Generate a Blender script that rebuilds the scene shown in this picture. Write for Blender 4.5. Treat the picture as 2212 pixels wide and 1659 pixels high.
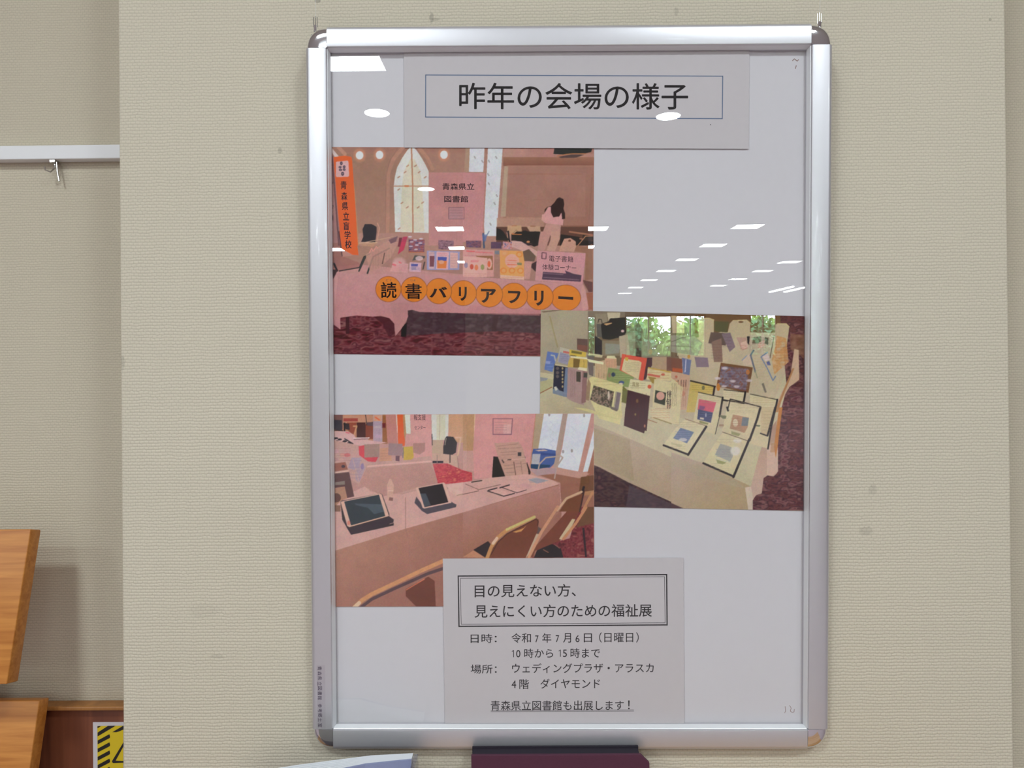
import bpy, bmesh, math, random
import numpy as np
from mathutils import Matrix, Vector

for o in list(bpy.data.objects):
    bpy.data.objects.remove(o, do_unlink=True)
S = bpy.context.scene
COL = S.collection
R = random.Random(7)
NR = np.random.RandomState(5)

# ------------------------------------------------------------------ camera
OZ = 1.45                      # height of the poster frame's centre above the floor
FPX, CX, CY = 1500.0, 1106.0, 829.5
YAW, PITCH, ROLL = -0.00704485, 0.00329706, -0.00890851
CAM = np.array([-0.06325363, -0.86231354, OZ + 0.00665418])
TILT, SKEW, FH, FW = 0.02444356, -0.0055941, 0.88154, 0.634


def cam_basis():
    cy, sy, cp, sp = math.cos(YAW), math.sin(YAW), math.cos(PITCH), math.sin(PITCH)
    f = np.array([sy * cp, cy * cp, sp]); r = np.array([cy, -sy, 0.0]); u = np.cross(r, f)
    cr, sr = math.cos(ROLL), math.sin(ROLL)
    return np.array([r * cr + u * sr, -r * sr + u * cr, f])


CB = cam_basis()
cam_d = bpy.data.cameras.new('camera')
cam_d.sensor_fit = 'HORIZONTAL'; cam_d.sensor_width = 36.0
cam_d.lens = 36.0 * FPX / 2212.0
cam_d.clip_start = 0.02; cam_d.clip_end = 200
cam = bpy.data.objects.new('camera', cam_d); COL.objects.link(cam)
m4 = Matrix.Identity(4)
for i in range(3):
    m4[i][0] = CB[0][i]; m4[i][1] = CB[1][i]; m4[i][2] = -CB[2][i]; m4[i][3] = CAM[i]
cam.matrix_world = m4
S.camera = cam

# ------------------------------------------------------------------ world, exposure
S.view_settings.view_transform = 'Standard'
S.view_settings.look = 'None'
S.view_settings.exposure = 0.86
S.view_settings.gamma = 1.0
S.view_settings.use_curve_mapping = False
LAMP = 43.0                    # radiance of the ceiling panels
SPOT = 30.0
w = bpy.data.worlds.new('daylight'); S.world = w
w.use_nodes = True
bg = w.node_tree.nodes['Background']
bg.inputs[0].default_value = (0.72, 0.86, 1.0, 1); bg.inputs[1].default_value = 20.0
S.cycles.max_bounces = 10
S.cycles.transparent_max_bounces = 16
S.cycles.caustics_reflective = False
S.cycles.caustics_refractive = False
S.cycles.sample_clamp_indirect = 6.0


def lin(c):
    c = np.asarray(c, float) / 255.0
    return np.where(c <= 0.04045, c / 12.92, ((c + 0.055) / 1.055) ** 2.4)


def rgba(c):
    l = lin(c)
    return (float(l[0]), float(l[1]), float(l[2]), 1.0)


# ------------------------------------------------------------------ materials
def mat(name, col, rough=0.6, metal=0.0, coat=0.0, coat_rough=0.1, emit=None, spec=0.5):
    m = bpy.data.materials.new(name); m.use_nodes = True
    b = m.node_tree.nodes['Principled BSDF']
    b.inputs['Base Color'].default_value = rgba(col)
    b.inputs['Roughness'].default_value = rough
    b.inputs['Metallic'].default_value = metal
    b.inputs['Coat Weight'].default_value = coat
    b.inputs['Coat Roughness'].default_value = coat_rough
    b.inputs['Specular IOR Level'].default_value = spec
    if emit is not None:
        b.inputs['Emission Color'].default_value = (0.90, 1.0, 1.03, 1)
        b.inputs['Emission Strength'].default_value = emit
    return m


class NT:
    def __init__(s, m):
        s.t = m.node_tree; s.b = s.t.nodes['Principled BSDF']

    def n(s, typ, **kw):
        nd = s.t.nodes.new(typ)
        for k, v in kw.items():
            setattr(nd, k, v)
        return nd

    def l(s, a, b):
        s.t.links.new(a, b)

    def math(s, op, a, b=None):
        nd = s.n('ShaderNodeMath', operation=op)
        for i, v in enumerate((a, b)):
            if v is None:
                continue
            if isinstance(v, (int, float)):
                nd.inputs[i].default_value = v
            else:
                s.l(v, nd.inputs[i])
        return nd.outputs[0]


def wallpaper(name, col, stains=()):
    m = mat(name, col, 0.85, spec=0.2); t = NT(m)
    co = t.n('ShaderNodeTexCoord').outputs['Object']
    sep = t.n('ShaderNodeSeparateXYZ'); t.l(co, sep.inputs[0])
    nz = t.n('ShaderNodeTexNoise'); nz.inputs['Scale'].default_value = 45; nz.inputs['Detail'].default_value = 2
    t.l(co, nz.inputs['Vector'])
    wob = t.math('MULTIPLY', t.math('SUBTRACT', nz.outputs['Fac'], 0.5), 0.0030)
    nz2 = t.n('ShaderNodeTexNoise'); nz2.inputs['Scale'].default_value = 260; t.l(co, nz2.inputs['Vector'])
    wob2 = t.math('MULTIPLY', t.math('SUBTRACT', nz2.outputs['Fac'], 0.5), 0.0022)
    zz = t.math('ADD', t.math('ADD', sep.outputs[2], wob), wob2)
    xx = t.math('ADD', t.math('ADD', sep.outputs[0], sep.outputs[1]), wob)
    cmb = t.n('ShaderNodeCombineXYZ'); t.l(xx, cmb.inputs[0]); t.l(zz, cmb.inputs[1])
    br = t.n('ShaderNodeTexBrick', offset=0.5)
    t.l(cmb.outputs[0], br.inputs['Vector'])
    br.inputs['Scale'].default_value = 1.0
    br.inputs['Brick Width'].default_value = 0.0058
    br.inputs['Row Height'].default_value = 0.0039
    br.inputs['Mortar Size'].default_value = 0.0007
    br.inputs['Mortar Smooth'].default_value = 1.0
    fac = br.outputs['Fac']
    # every row of the weave swells to a rounded ridge
    row = t.math('SINE', t.math('ADD', t.math('MULTIPLY', zz, 2 * math.pi / 0.0039), -math.pi / 2))
    h = t.math('ADD', t.math('MULTIPLY', t.math('SUBTRACT', 1.0, fac), 0.52), t.math('MULTIPLY', row, 0.30))
    h = t.math('ADD', h, t.math('MULTIPLY', nz2.outputs['Fac'], 0.5))
    bp = t.n('ShaderNodeBump'); bp.inputs['Strength'].default_value = 0.42; bp.inputs['Distance'].default_value = 0.0008
    t.l(h, bp.inputs['Height']); t.l(bp.outputs[0], t.b.inputs['Normal'])
    # colour: faint blotches, slightly darker yarn gaps, a few scuffs
    big = t.n('ShaderNodeTexNoise'); big.inputs['Scale'].default_value = 3.0; big.inputs['Detail'].default_value = 4
    t.l(co, big.inputs['Vector'])
    k = t.math('ADD', 0.955, t.math('MULTIPLY', big.outputs['Fac'], 0.09))
    k = t.math('MULTIPLY', k, t.math('SUBTRACT', 1.0, t.math('MULTIPLY', fac, 0.11)))
    for (sx, sz, rx, rz, amt) in stains:
        dx = t.math('DIVIDE', t.math('SUBTRACT', sep.outputs[0], sx), rx)
        dz = t.math('DIVIDE', t.math('SUBTRACT', sep.outputs[2], sz), rz)
        d = t.math('ADD', t.math('MULTIPLY', dx, dx), t.math('MULTIPLY', dz, dz))
        d = t.math('ADD', d, t.math('MULTIPLY', t.math('SUBTRACT', nz2.outputs['Fac'], 0.5), 1.6))
        mk = t.n('ShaderNodeMapRange'); mk.inputs[1].default_value = 0.5; mk.inputs[2].default_value = 1.1
        mk.inputs[3].default_value = 1 - amt; mk.inputs[4].default_value = 1.0
        t.l(d, mk.inputs[0])
        k = t.math('MULTIPLY', k, mk.outputs[0])
    mx = t.n('ShaderNodeVectorMath', operation='SCALE')
    mx.inputs[0].default_value = rgba(col)[:3]; t.l(k, mx.inputs['Scale'])
    t.l(mx.outputs[0], t.b.inputs['Base Color'])
    return m


def wood(name, c1, c2, axis=2, scale=14.0, rough=0.42):
    m = mat(name, c1, rough, coat=0.15, coat_rough=0.25); t = NT(m)
    co = t.n('ShaderNodeTexCoord').outputs['Object']
    mp = t.n('ShaderNodeMapping')
    sc = [scale * 6] * 3; sc[axis] = scale * 0.35
    mp.inputs['Scale'].default_value = sc
    t.l(co, mp.inputs['Vector'])
    nz = t.n('ShaderNodeTexNoise'); nz.inputs['Scale'].default_value = 1.0; nz.inputs['Detail'].default_value = 6
    nz.inputs['Distortion'].default_value = 0.6
    t.l(mp.outputs[0], nz.inputs['Vector'])
    rp = t.n('ShaderNodeValToRGB')
    rp.color_ramp.elements[0].position = 0.3; rp.color_ramp.elements[0].color = rgba(c2)
    rp.color_ramp.elements[1].position = 0.68; rp.color_ramp.elements[1].color = rgba(c1)
    t.l(nz.outputs['Fac'], rp.inputs[0]); t.l(rp.outputs[0], t.b.inputs['Base Color'])
    bp = t.n('ShaderNodeBump'); bp.inputs['Strength'].default_value = 0.15; bp.inputs['Distance'].default_value = 0.0006
    t.l(nz.outputs['Fac'], bp.inputs['Height']); t.l(bp.outputs[0], t.b.inputs['Normal'])
    return m


def noisy(name, col, amp=0.08, scale=40, rough=0.7, bump=0.0, dist=0.0005, **kw):
    m = mat(name, col, rough, **kw); t = NT(m)
    co = t.n('ShaderNodeTexCoord').outputs['Object']
    nz = t.n('ShaderNodeTexNoise'); nz.inputs['Scale'].default_value = scale; nz.inputs['Detail'].default_value = 5
    t.l(co, nz.inputs['Vector'])
    k = t.math('ADD', 1 - amp / 2, t.math('MULTIPLY', t.math('SUBTRACT', nz.outputs['Fac'], 0.5), amp * 2))
    mx = t.n('ShaderNodeVectorMath', operation='SCALE')
    mx.inputs[0].default_value = rgba(col)[:3]; t.l(k, mx.inputs['Scale'])
    t.l(mx.outputs[0], t.b.inputs['Base Color'])
    if bump:
        bp = t.n('ShaderNodeBump'); bp.inputs['Strength'].default_value = bump; bp.inputs['Distance'].default_value = dist
        t.l(nz.outputs['Fac'], bp.inputs['Height']); t.l(bp.outputs[0], t.b.inputs['Normal'])
    return m


def clear(name, tint=(1, 1, 1), ior=1.49, rough=0.0):
    m = bpy.data.materials.new(name); m.use_nodes = True
    t = m.node_tree; t.nodes.clear()
    out = t.nodes.new('ShaderNodeOutputMaterial'); mx = t.nodes.new('ShaderNodeMixShader')
    tr = t.nodes.new('ShaderNodeBsdfTransparent'); tr.inputs[0].default_value = (*tint, 1)
    gl = t.nodes.new('ShaderNodeBsdfGlossy'); gl.inputs['Roughness'].default_value = rough
    gl.inputs[0].default_value = (1, 1, 1, 1)
    fr = t.nodes.new('ShaderNodeFresnel')
    ge = t.nodes.new('ShaderNodeNewGeometry'); mr = t.nodes.new('ShaderNodeMix'); mr.data_type = 'FLOAT'
    mr.inputs[2].default_value = ior; mr.inputs[3].default_value = 1.0 / ior
    t.links.new(ge.outputs['Backfacing'], mr.inputs[0]); t.links.new(mr.outputs[0], fr.inputs[0])
    t.links.new(fr.outputs[0], mx.inputs[0]); t.links.new(tr.outputs[0], mx.inputs[1])
    t.links.new(gl.outputs[0], mx.inputs[2]); t.links.new(mx.outputs[0], out.inputs[0])
    return m


def vcol_mat(name, rough=0.45, spec=0.3):
    m = mat(name, (200, 200, 200), rough, spec=spec); t = NT(m)
    a = t.n('ShaderNodeVertexColor', layer_name='ink'); t.l(a.outputs[0], t.b.inputs['Base Color'])
    return m


def brushed(name, col, rough):
    m = mat(name, col, rough, metal=0.72, coat=0.25, coat_rough=0.06); t = NT(m)
    co = t.n('ShaderNodeTexCoord').outputs['Object']
    nz = t.n('ShaderNodeTexNoise'); nz.inputs['Scale'].default_value = 900; t.l(co, nz.inputs['Vector'])
    mr = t.n('ShaderNodeMapRange'); mr.inputs[3].default_value = rough - 0.05; mr.inputs[4].default_value = rough + 0.08
    t.l(nz.outputs['Fac'], mr.inputs[0]); t.l(mr.outputs[0], t.b.inputs['Roughness'])
    return m


# stain spots: x, z, half sizes, strength
def pix_ray(px, py):
    d = np.array([(px - CX) / FPX, -(py - CY) / FPX, 1.0]) @ CB
    return d / np.linalg.norm(d)


def at_y(px, py, y):
    d = pix_ray(px, py); t = (y - CAM[1]) / d[1]
    return CAM + t * d


WALL_Y = 0.008
BAY_Y = 0.175
st = []
for (px, py, rx, rz, a) in [(1885, 1058, .006, .007, .13), (1871, 1147, .010, .006, .15), (440, 1320, .022, .010, .05),
                            (605, 325, .003, .004, .25), (932, 38, .003, .007, .28), (941, 42, .006, .002, .2),
                            (1461, 25, .003, .006, .16), (265, 783, .003, .010, .18), (686, 2, .004, .003, .35),
                            (470, 1418, .010, .003, .12), (2139, 42, .002, .002, .3)]:
    q = at_y(px, py, WALL_Y); st.append((q[0], q[2], rx, rz, a))

M = dict(
    paperwall=wallpaper('pillar_wallpaper', (215, 206, 187), st),
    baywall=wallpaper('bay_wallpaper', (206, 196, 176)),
    plain=noisy('cream_plaster', (214, 206, 188), 0.03, 6),
    ceil=noisy('ceiling_board', (226, 225, 222), 0.03, 30),
    floor=noisy('floor_carpet', (182, 164, 168), 0.25, 120, 0.95, 0.4, 0.002),
    alu=brushed('satin_aluminium', (216, 215, 220), 0.36),
    lip=mat('pale_satin_aluminium', (240, 241, 244), 0.38, metal=0.25),
    chrome=mat('chrome', (236, 237, 242), 0.06, metal=1.0),
    wire=mat('clear_wire', (225, 225, 220), 0.2, spec=0.8),
    steel=mat('steel', (190, 188, 184), 0.25, metal=1.0),
    white=noisy('white_paper', (226, 223, 228), 0.015, 90, 0.6),
    sheet=noisy('sheet_paper', (214, 208, 211), 0.02, 120, 0.6),
    ink=mat('black_ink', (24, 25, 30), 0.7),
    blueink=mat('blue_ink', (88, 112, 148), 0.6),
    clear=clear('acrylic'),
    glass=clear('window_glass'),
    rail=noisy('white_rail', (236, 236, 238), 0.02, 20, 0.45),
    lightwood=wood('beech_veneer', (208, 138, 62), (178, 106, 38), axis=0, scale=22),
    lightedge=wood('beech_edge', (176, 120, 62), (146, 94, 44), axis=2, scale=10),
    darkwood=wood('cherry_panel', (136, 78, 52), (102, 54, 36), axis=2, scale=9),
    lamp=mat('lamp_diffuser', (240, 240, 240), 0.5, emit=LAMP),
    spot=mat('downlight_lens', (240, 240, 240), 0.5, emit=SPOT),
    lampframe=mat('lamp_frame', (230, 230, 230), 0.5),
    vprint=vcol_mat('photo_print', 0.5, 0.2),
    vflat=vcol_mat('flat_print', 0.6, 0.2),
    label=mat('label_film', (176, 172, 176), 0.35, coat=0.3),
    maroon=noisy('maroon_cloth', (84, 40, 62), 0.12, 600, 0.75, 0.3, 0.0002),
    maroondk=noisy('dark_cloth', (34, 26, 40), 0.1, 600, 0.8),
    sheetstack=mat('leaflet_paper', (232, 236, 242), 0.4, coat=0.2),
    bluecover=noisy('blue_cover', (142, 152, 190), 0.1, 60, 0.3, coat=0.4),
    holder=clear('clear_plastic', (0.72, 0.72, 0.78), 1.5, 0.05),
    table=wood('table_top', (196, 150, 96), (176, 124, 72), axis=0, scale=6),
    leaf=noisy('foliage', (150, 196, 96), 0.5, 2.0, 0.6),
    leafdk=noisy('dark_foliage', (84, 148, 96), 0.5, 2.0, 0.6),
    bark=noisy('bark', (96, 76, 60), 0.3, 20, 0.9),
    ground=noisy('lawn', (120, 140, 84), 0.3, 3, 0.9),
    sash=mat('window_sash', (206, 206, 204), 0.5),
    brownsash=mat('brown_post', (92, 64, 50), 0.5),
)


# ------------------------------------------------------------------ mesh helpers
def link(name, me, parent=None, mw=None, **props):
    o = bpy.data.objects.new(name, me); COL.objects.link(o)
    if parent is not None:
        o.parent = parent
    if mw is not None:
        o.matrix_world = mw
    for k, v in props.items():
        if v is not None:
            o[k] = v
    return o


class MB:
    def __init__(s):
        s.v = []; s.f = []; s.mi = []; s.mats = []

    def m(s, mm):
        if mm not in s.mats:
            s.mats.append(mm)
        return s.mats.index(mm)

    def add(s, vs, fs, mm):
        k = len(s.v); i = s.m(mm)
        s.v += [tuple(map(float, p)) for p in vs]
        for f in fs:
            s.f.append([k + a for a in f]); s.mi.append(i)

    def box(s, a, b, mm):
        x0, y0, z0 = a; x1, y1, z1 = b
        s.hexa([(x0, y0, z0), (x1, y0, z0), (x1, y0, z1), (x0, y0, z1)], [(x0, y1, z0), (x1, y1, z0), (x1, y1, z1), (x0, y1, z1)], mm)

    def hexa(s, front, back, mm):
        # front seen from -Y anticlockwise
        s.add(list(front) + list(back), [(0, 1, 2, 3), (7, 6, 5, 4), (0, 4, 5, 1), (1, 5, 6, 2), (2, 6, 7, 3), (3, 7, 4, 0)], mm)

    def tube(s, pts, r, mm, n=10):
        pts = [Vector(p) for p in pts]; k = len(s.v); vs = []; fs = []
        prev = None
        for i, p in enumerate(pts):
            d = (pts[min(i + 1, len(pts) - 1)] - pts[max(i - 1, 0)]).normalized()
            a = d.cross(Vector((0.13, 0.99, 0.05))).normalized() if prev is None else (prev - d * prev.dot(d)).normalized()
            prev = a; b = d.cross(a)
            rr = r[i] if isinstance(r, (list, tuple)) else r
            for j in range(n):
                t = 2 * math.pi * j / n
                vs.append(p + a * math.cos(t) * rr + b * math.sin(t) * rr)
        for i in range(len(pts) - 1):
            for j in range(n):
                fs.append((i * n + j, i * n + (j + 1) % n, (i + 1) * n + (j + 1) % n, (i + 1) * n + j))
        fs.append(tuple(range(n - 1, -1, -1))); fs.append(tuple((len(pts) - 1) * n + j for j in range(n)))
        s.add(vs, fs, mm)

    def build(s, name, parent=None, mw=None, smooth=False, bevel=0, seg=2, **props):
        me = bpy.data.meshes.new(name)
        me.from_pydata(s.v, [], s.f)
        for mm in s.mats:
            me.materials.append(mm)
        me.polygons.foreach_set('material_index', s.mi)
        me.update()
        if smooth:
            bm = bmesh.new(); bm.from_mesh(me); bmesh.ops.recalc_face_normals(bm, faces=bm.faces[:]); bm.to_mesh(me); bm.free()
        o = link(name, me, parent, mw, **props)
        if bevel:
            bm = bmesh.new(); bm.from_mesh(me)
            bmesh.ops.bevel(bm, geom=bm.edges[:], offset=bevel, segments=seg, affect='EDGES', profile=0.5, clamp_overlap=True)
            bm.to_mesh(me); bm.free()
        if smooth:
            me.shade_smooth()
            try:
                me.set_sharp_from_angle(angle=math.radians(35))
            except Exception:
                pass
        return o


def empty(name, loc=(0, 0, 0), mw=None, **props):
    o = bpy.data.objects.new(name, None); COL.objects.link(o)
    o.empty_display_size = 0.05
    if mw is not None:
        o.matrix_world = mw
    else:
        o.location = loc
    for k, v in props.items():
        if v is not None:
            o[k] = v
    return o


def part(mb, name, root, **kw):
    """world-space mesh data parented to an unrotated root"""
    o = mb.build(name, root, **kw)
    o.matrix_parent_inverse = root.matrix_world.inverted() if root.matrix_world != Matrix.Identity(4) else Matrix.Identity(4)
    return o


def rooted(name, loc, **props):
    o = empty(name, loc, **props)
    o.matrix_world = Matrix.Translation(loc)
    return o


# ------------------------------------------------------------------ frame plane (tilted, hangs by its top corners)
ct, stt, cs, ss = math.cos(TILT), math.sin(TILT), math.cos(SKEW), math.sin(SKEW)
AX = np.array([cs, -ss * stt, ss * ct]); BX = np.array([-ss, -cs * stt, cs * ct]); NX = np.array([0, -ct, -stt])
F0 = np.array([0, -0.02, OZ])
MF = Matrix(((AX[0], -NX[0], BX[0], F0[0]), (AX[1], -NX[1], BX[1], F0[1]), (AX[2], -NX[2], BX[2], F0[2]), (0, 0, 0, 1)))
# local coordinates of the frame: x right, y away from the viewer, z up


def fl(px, py, depth):
    """pixel of the photograph -> frame-local (x, z) on the plane `depth` behind the front face"""
    d = pix_ray(px, py); P0 = F0 - NX * depth
    t = ((P0 - CAM) @ NX) / (d @ NX); q = CAM + t * d - F0
    return float(q @ AX), float(q @ BX)


def fl_arr(px, py, depth):
    d = np.stack([(px - CX) / FPX, -(py - CY) / FPX, np.ones_like(px)], -1) @ CB
    P0 = F0 - NX * depth
    t = ((P0 - CAM) @ NX) / (d @ NX); q = CAM + t[..., None] * d - F0
    return q @ AX, q @ BX


# ================================================================== SETTING
CEIL = OZ + 1.75
PXL, PXR = -0.562, 0.551
X0, X1, Y0, Y1 = -6.5, 12.5, -26.0, BAY_Y


def struct(mb, name, **kw):
    return mb.build(name, kind='structure', **kw)


b = MB(); b.box((X0 - .1, Y0 - .1, -0.1), (X1 + .1, Y1 + .3, 0), M['floor']); struct(b, 'floor')
b = MB(); b.box((X0 - .1, Y0 - .1, CEIL), (X1 + .1, Y1 + .3, CEIL + 0.1), M['ceil']); struct(b, 'ceiling')
b = MB(); b.box((X0, BAY_Y, 0), (X1, BAY_Y + 0.1, CEIL), M['baywall']); struct(b, 'wall_front')
b = MB(); b.box((PXL, WALL_Y, 0), (PXR, BAY_Y, CEIL), M['paperwall']); struct(b, 'wall_pillar', bevel=0.0025, seg=3, smooth=True)
b = MB(); b.box((X0 - 0.1, Y0, 0), (X0, Y1 + .1, CEIL), M['plain']); struct(b, 'wall_left')
b = MB(); b.box((X1, Y0, 0), (X1 + 0.1, Y1 + .1, CEIL), M['plain']); struct(b, 'wall_right')
# second pillar of the same row, mirrored in the cover
b = MB(); b.box((-0.64, -8.1, 0), (0.75, -7.0, CEIL), M['plain']); struct(b, 'wall_column')
# far wall with a window band
WZ0, WZ1 = OZ - 0.18, OZ + 1.42
wins = [(1.6, 3.0), (4.12, 5.93), (6.05, 7.22), (8.9, 9.95)]
b = MB()
b.box((X0, Y0 - 0.1, 0), (X1, Y0, WZ0), M['plain']); b.box((X0, Y0 - 0.1, WZ1), (X1, Y0, CEIL), M['plain'])
xs = sorted(wins); cur = X0
for a0, a1 in xs:
    b.box((cur, Y0 - 0.1, WZ0), (a0, Y0, WZ1), M['plain']); cur = a1
b.box((cur, Y0 - 0.1, WZ0), (X1, Y0, WZ1), M['plain'])
struct(b, 'wall_back')
for i, (a0, a1) in enumerate(xs):
    f = MB(); t = 0.05
    f.box((a0, Y0 - 0.08, WZ0), (a1, Y0 + 0.02, WZ0 + t), M['brownsash']); f.box((a0, Y0 - 0.08, WZ1 - t), (a1, Y0 + 0.02, WZ1), M['brownsash'])
    f.box((a0, Y0 - 0.08, WZ0), (a0 + t, Y0 + 0.02, WZ1), M['brownsash']); f.box((a1 - t, Y0 - 0.08, WZ0), (a1, Y0 + 0.02, WZ1), M['brownsash'])
    mid = (a0 + a1) / 2
    f.box((mid - .02, Y0 - 0.06, WZ0), (mid + .02, Y0 + 0.0, WZ1), M['sash'])
    wo = struct(f, 'window_%d' % (i + 1))
    for (p0, p1) in ((a0 + t, mid - .02), (mid + .02, a1 - t)):
        g = MB(); g.box((p0, Y0 - 0.045, WZ0 + t), (p1, Y0 - 0.04, WZ1 - t), M['glass']); g.build('pane', wo)
b = MB(); b.box((-40, -70, -0.6), (50, Y0 - 0.12, -0.5), M['ground'])
b.build('lawn', kind='structure')


# trees outside the far windows
def tree(x, y, h, r, mm, label):
    root = rooted('tree', (x, y, -0.5), label=label, category='tree', group='trees outside the far windows')
    t = MB(); t.tube([(x, y, -0.5), (x + .05, y, h * .5), (x, y, h)], [0.16, 0.12, 0.05], M['bark'], 8)
    part(t, 'trunk', root, smooth=True)
    n = 1700
    c = NR.normal(size=(n, 3)); c /= np.linalg.norm(c, axis=1)[:, None]
    c *= (NR.rand(n, 1) ** 0.4) * np.array([r, r, r * 1.15]); c += np.array([x, y, h])
    u = NR.normal(size=(n, 3)); u /= np.linalg.norm(u, axis=1)[:, None]
    w_ = np.cross(u, NR.normal(size=(n, 3))); w_ /= np.linalg.norm(w_, axis=1)[:, None]
    s = 0.09 + 0.08 * NR.rand(n, 1)
    v = np.stack([c - u * s, c + w_ * s * .6, c + u * s, c - w_ * s * .6], 1).reshape(-1, 3)
    me = bpy.data.meshes.new('crown')
    me.from_pydata(v.tolist(), [], np.arange(n * 4).reshape(-1, 4).tolist()); me.materials.append(mm); me.update()
    o = link('crown', me, root); o['kind'] = 'stuff'; o.matrix_parent_inverse = root.matrix_world.inverted()


spots = ['left of the first window', 'beside the first window post', 'at the middle window', 'beyond the middle window', 'at the last window on the right']
for row, yy in ((0, -29.2), (1, -32.6)):
    for i in range(5):
        x = 1.9 + 2.75 * i + row * 1.4
        tree(x, yy + 0.3 * (i % 2), 1.5 + 0.25 * ((i * 3 + row) % 3), 1.22, M['leafdk' if (i + row) % 2 else 'leaf'],
             '%s green tree outdoors, %s row, %s' % ('dark' if (i + row) % 2 else 'pale', 'back' if row else 'front', spots[i]))


# ------------------------------------------------------------------ ceiling lights
PW, PD = 0.37, 0.34


def panel(x, y, label, group='square ceiling lights of the reading hall', PW=PW, PD=PD):
    root = rooted('ceiling_light', (x, y, CEIL), label=label, category='ceiling light', group=group)
    t = 0.014
    a0, a1, c0, c1 = x - PW / 2 - t, x + PW / 2 + t, y - PD / 2 - t, y + PD / 2 + t
    f = MB()
    # one square ring with a lip
    o8 = [(a0, c0), (a1, c0), (a1, c1), (a0, c1)]; i8 = [(a0 + t, c0 + t), (a1 - t, c0 + t), (a1 - t, c1 - t), (a0 + t, c1 - t)]
    vs = [(u, v, CEIL) for u, v in o8] + [(u, v, CEIL - .012) for u, v in o8] + [(u, v, CEIL - .012) for u, v in i8] + [(u, v, CEIL - .002) for u, v in i8]
    fs = []
    for k in range(4):
        j = (k + 1) % 4
        fs += [(k, 4 + k, 4 + j, j), (4 + k, 8 + k, 8 + j, 4 + j), (8 + k, 12 + k, 12 + j, 8 + j)]
    f.add(vs, fs, M['lampframe'])
    part(f, 'frame', root)
    d = MB(); d.add([(x - PW / 2, y - PD / 2, CEIL - .008), (x - PW / 2, y + PD / 2, CEIL - .008), (x + PW / 2, y + PD / 2, CEIL - .008), (x + PW / 2, y - PD / 2, CEIL - .008)],
                    [(0, 1, 2, 3)], M['lamp'])
    part(d, 'diffuser', root)


ORD = ['nearest', 'second', 'third', 'fourth', 'fifth', 'sixth', 'seventh', 'eighth']
rows = [(3.12, 'third', [-8.80, -10.47, -12.2, -13.98, -15.84, -17.75, -19.6]),
        (5.23, 'fourth', [-11.0, -12.71, -14.20, -15.85, -17.45]),
        (1.02, 'second', [-8.83, -10.5, -12.2]), (-0.96, 'first', [-8.73, -10.49, -12.2]),
        (-3.05, 'leftmost', [-3.2, -5.3, -8.75, -10.5])]
for gx, nm, ys in rows:
    for k, gy in enumerate(ys):
        panel(gx, gy, 'square white ceiling light, %s row from the left, %s to the poster' % (nm, ORD[k]), 'square ceiling lights, %s row' % nm)
panel(-1.04, -3.29, 'oblong ceiling light mirrored large in the top left corner of the poster cover', None, 0.42, 0.21)
panel(1.05, -1.9, 'square ceiling light straight in front of the poster, right of centre', None)
panel(-1.0, -1.9, 'square ceiling light nearest to the poster, left of centre', None)
panel(3.12, -3.19, 'square ceiling light far to the right of the poster, near the pillar line', None)
for x, y, lb in [(-1.035, -4.14, 'round downlight mirrored left of the framed title'),
                 (1.05, -4.28, 'round downlight mirrored over the last characters of the title'),
                 (-0.985, -6.43, 'round downlight mirrored over the arched window of the upper photo print')]:
    r = 0.087
    root = rooted('downlight', (x, y, CEIL), label=lb, category='ceiling light', group='round ceiling downlights')
    ring = MB(); n = 32; vs = []
    for k in range(n):
        c_, s_ = math.cos(2 * math.pi * k / n), math.sin(2 * math.pi * k / n)
        vs += [(x + c_ * r, y + s_ * r, CEIL - .006), (x + c_ * r * 1.12, y + s_ * r * 1.12, CEIL - .006), (x + c_ * r * 1.14, y + s_ * r * 1.14, CEIL)]
    fs = []
    for k in range(n):
        j = (k + 1) % n
        fs += [(k * 3, k * 3 + 1, j * 3 + 1, j * 3), (k * 3 + 1, k * 3 + 2, j * 3 + 2, j * 3 + 1)]
    ring.add(vs, fs, M['lampframe']); part(ring, 'trim_ring', root)
    lens = MB(); lens.add([(x + math.cos(-2 * math.pi * k / n) * r, y + math.sin(-2 * math.pi * k / n) * r, CEIL - .005) for k in range(n)], [tuple(range(n))], M['spot'])
    part(lens, 'lens', root)
# linear light pair near the right wall
for k, x in enumerate((7.35, 7.78)):
    d = MB(); d.box((x - .03, -19.6, CEIL - .03), (x + .03, -17.9, CEIL), M['lamp'])
    d.build('tube_light', label='long tube light on the ceiling at the right of the hall, %s of the pair' % ('left' if k == 0 else 'right'), category='ceiling light', group='tube lights')


# ================================================================== POSTER FRAME
D_PAPER = 0.0125
frame = empty('poster_frame', mw=MF, label='large silver aluminium poster frame hanging on the beige wallpapered pillar', category='poster frame')
hw, hh = FW / 2, FH / 2
CAP = 0.0262


def fpart(mb, name, **kw):
    return mb.build(name, frame, **kw)


# bar profile: (distance from the outer edge inwards, depth behind front)
prof = [(0.0, 0.0165), (0.0, 0.0050), (0.0006, 0.0030), (0.0018, 0.0014), (0.0036, 0.0004), (0.0060, 0.0),
        (0.0236, 0.0), (0.0250, 0.0003), (0.0256, 0.0012), (0.0258, 0.0026), (0.0264, 0.0030), (0.0285, 0.0088), (0.0286, 0.0165)]


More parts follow.
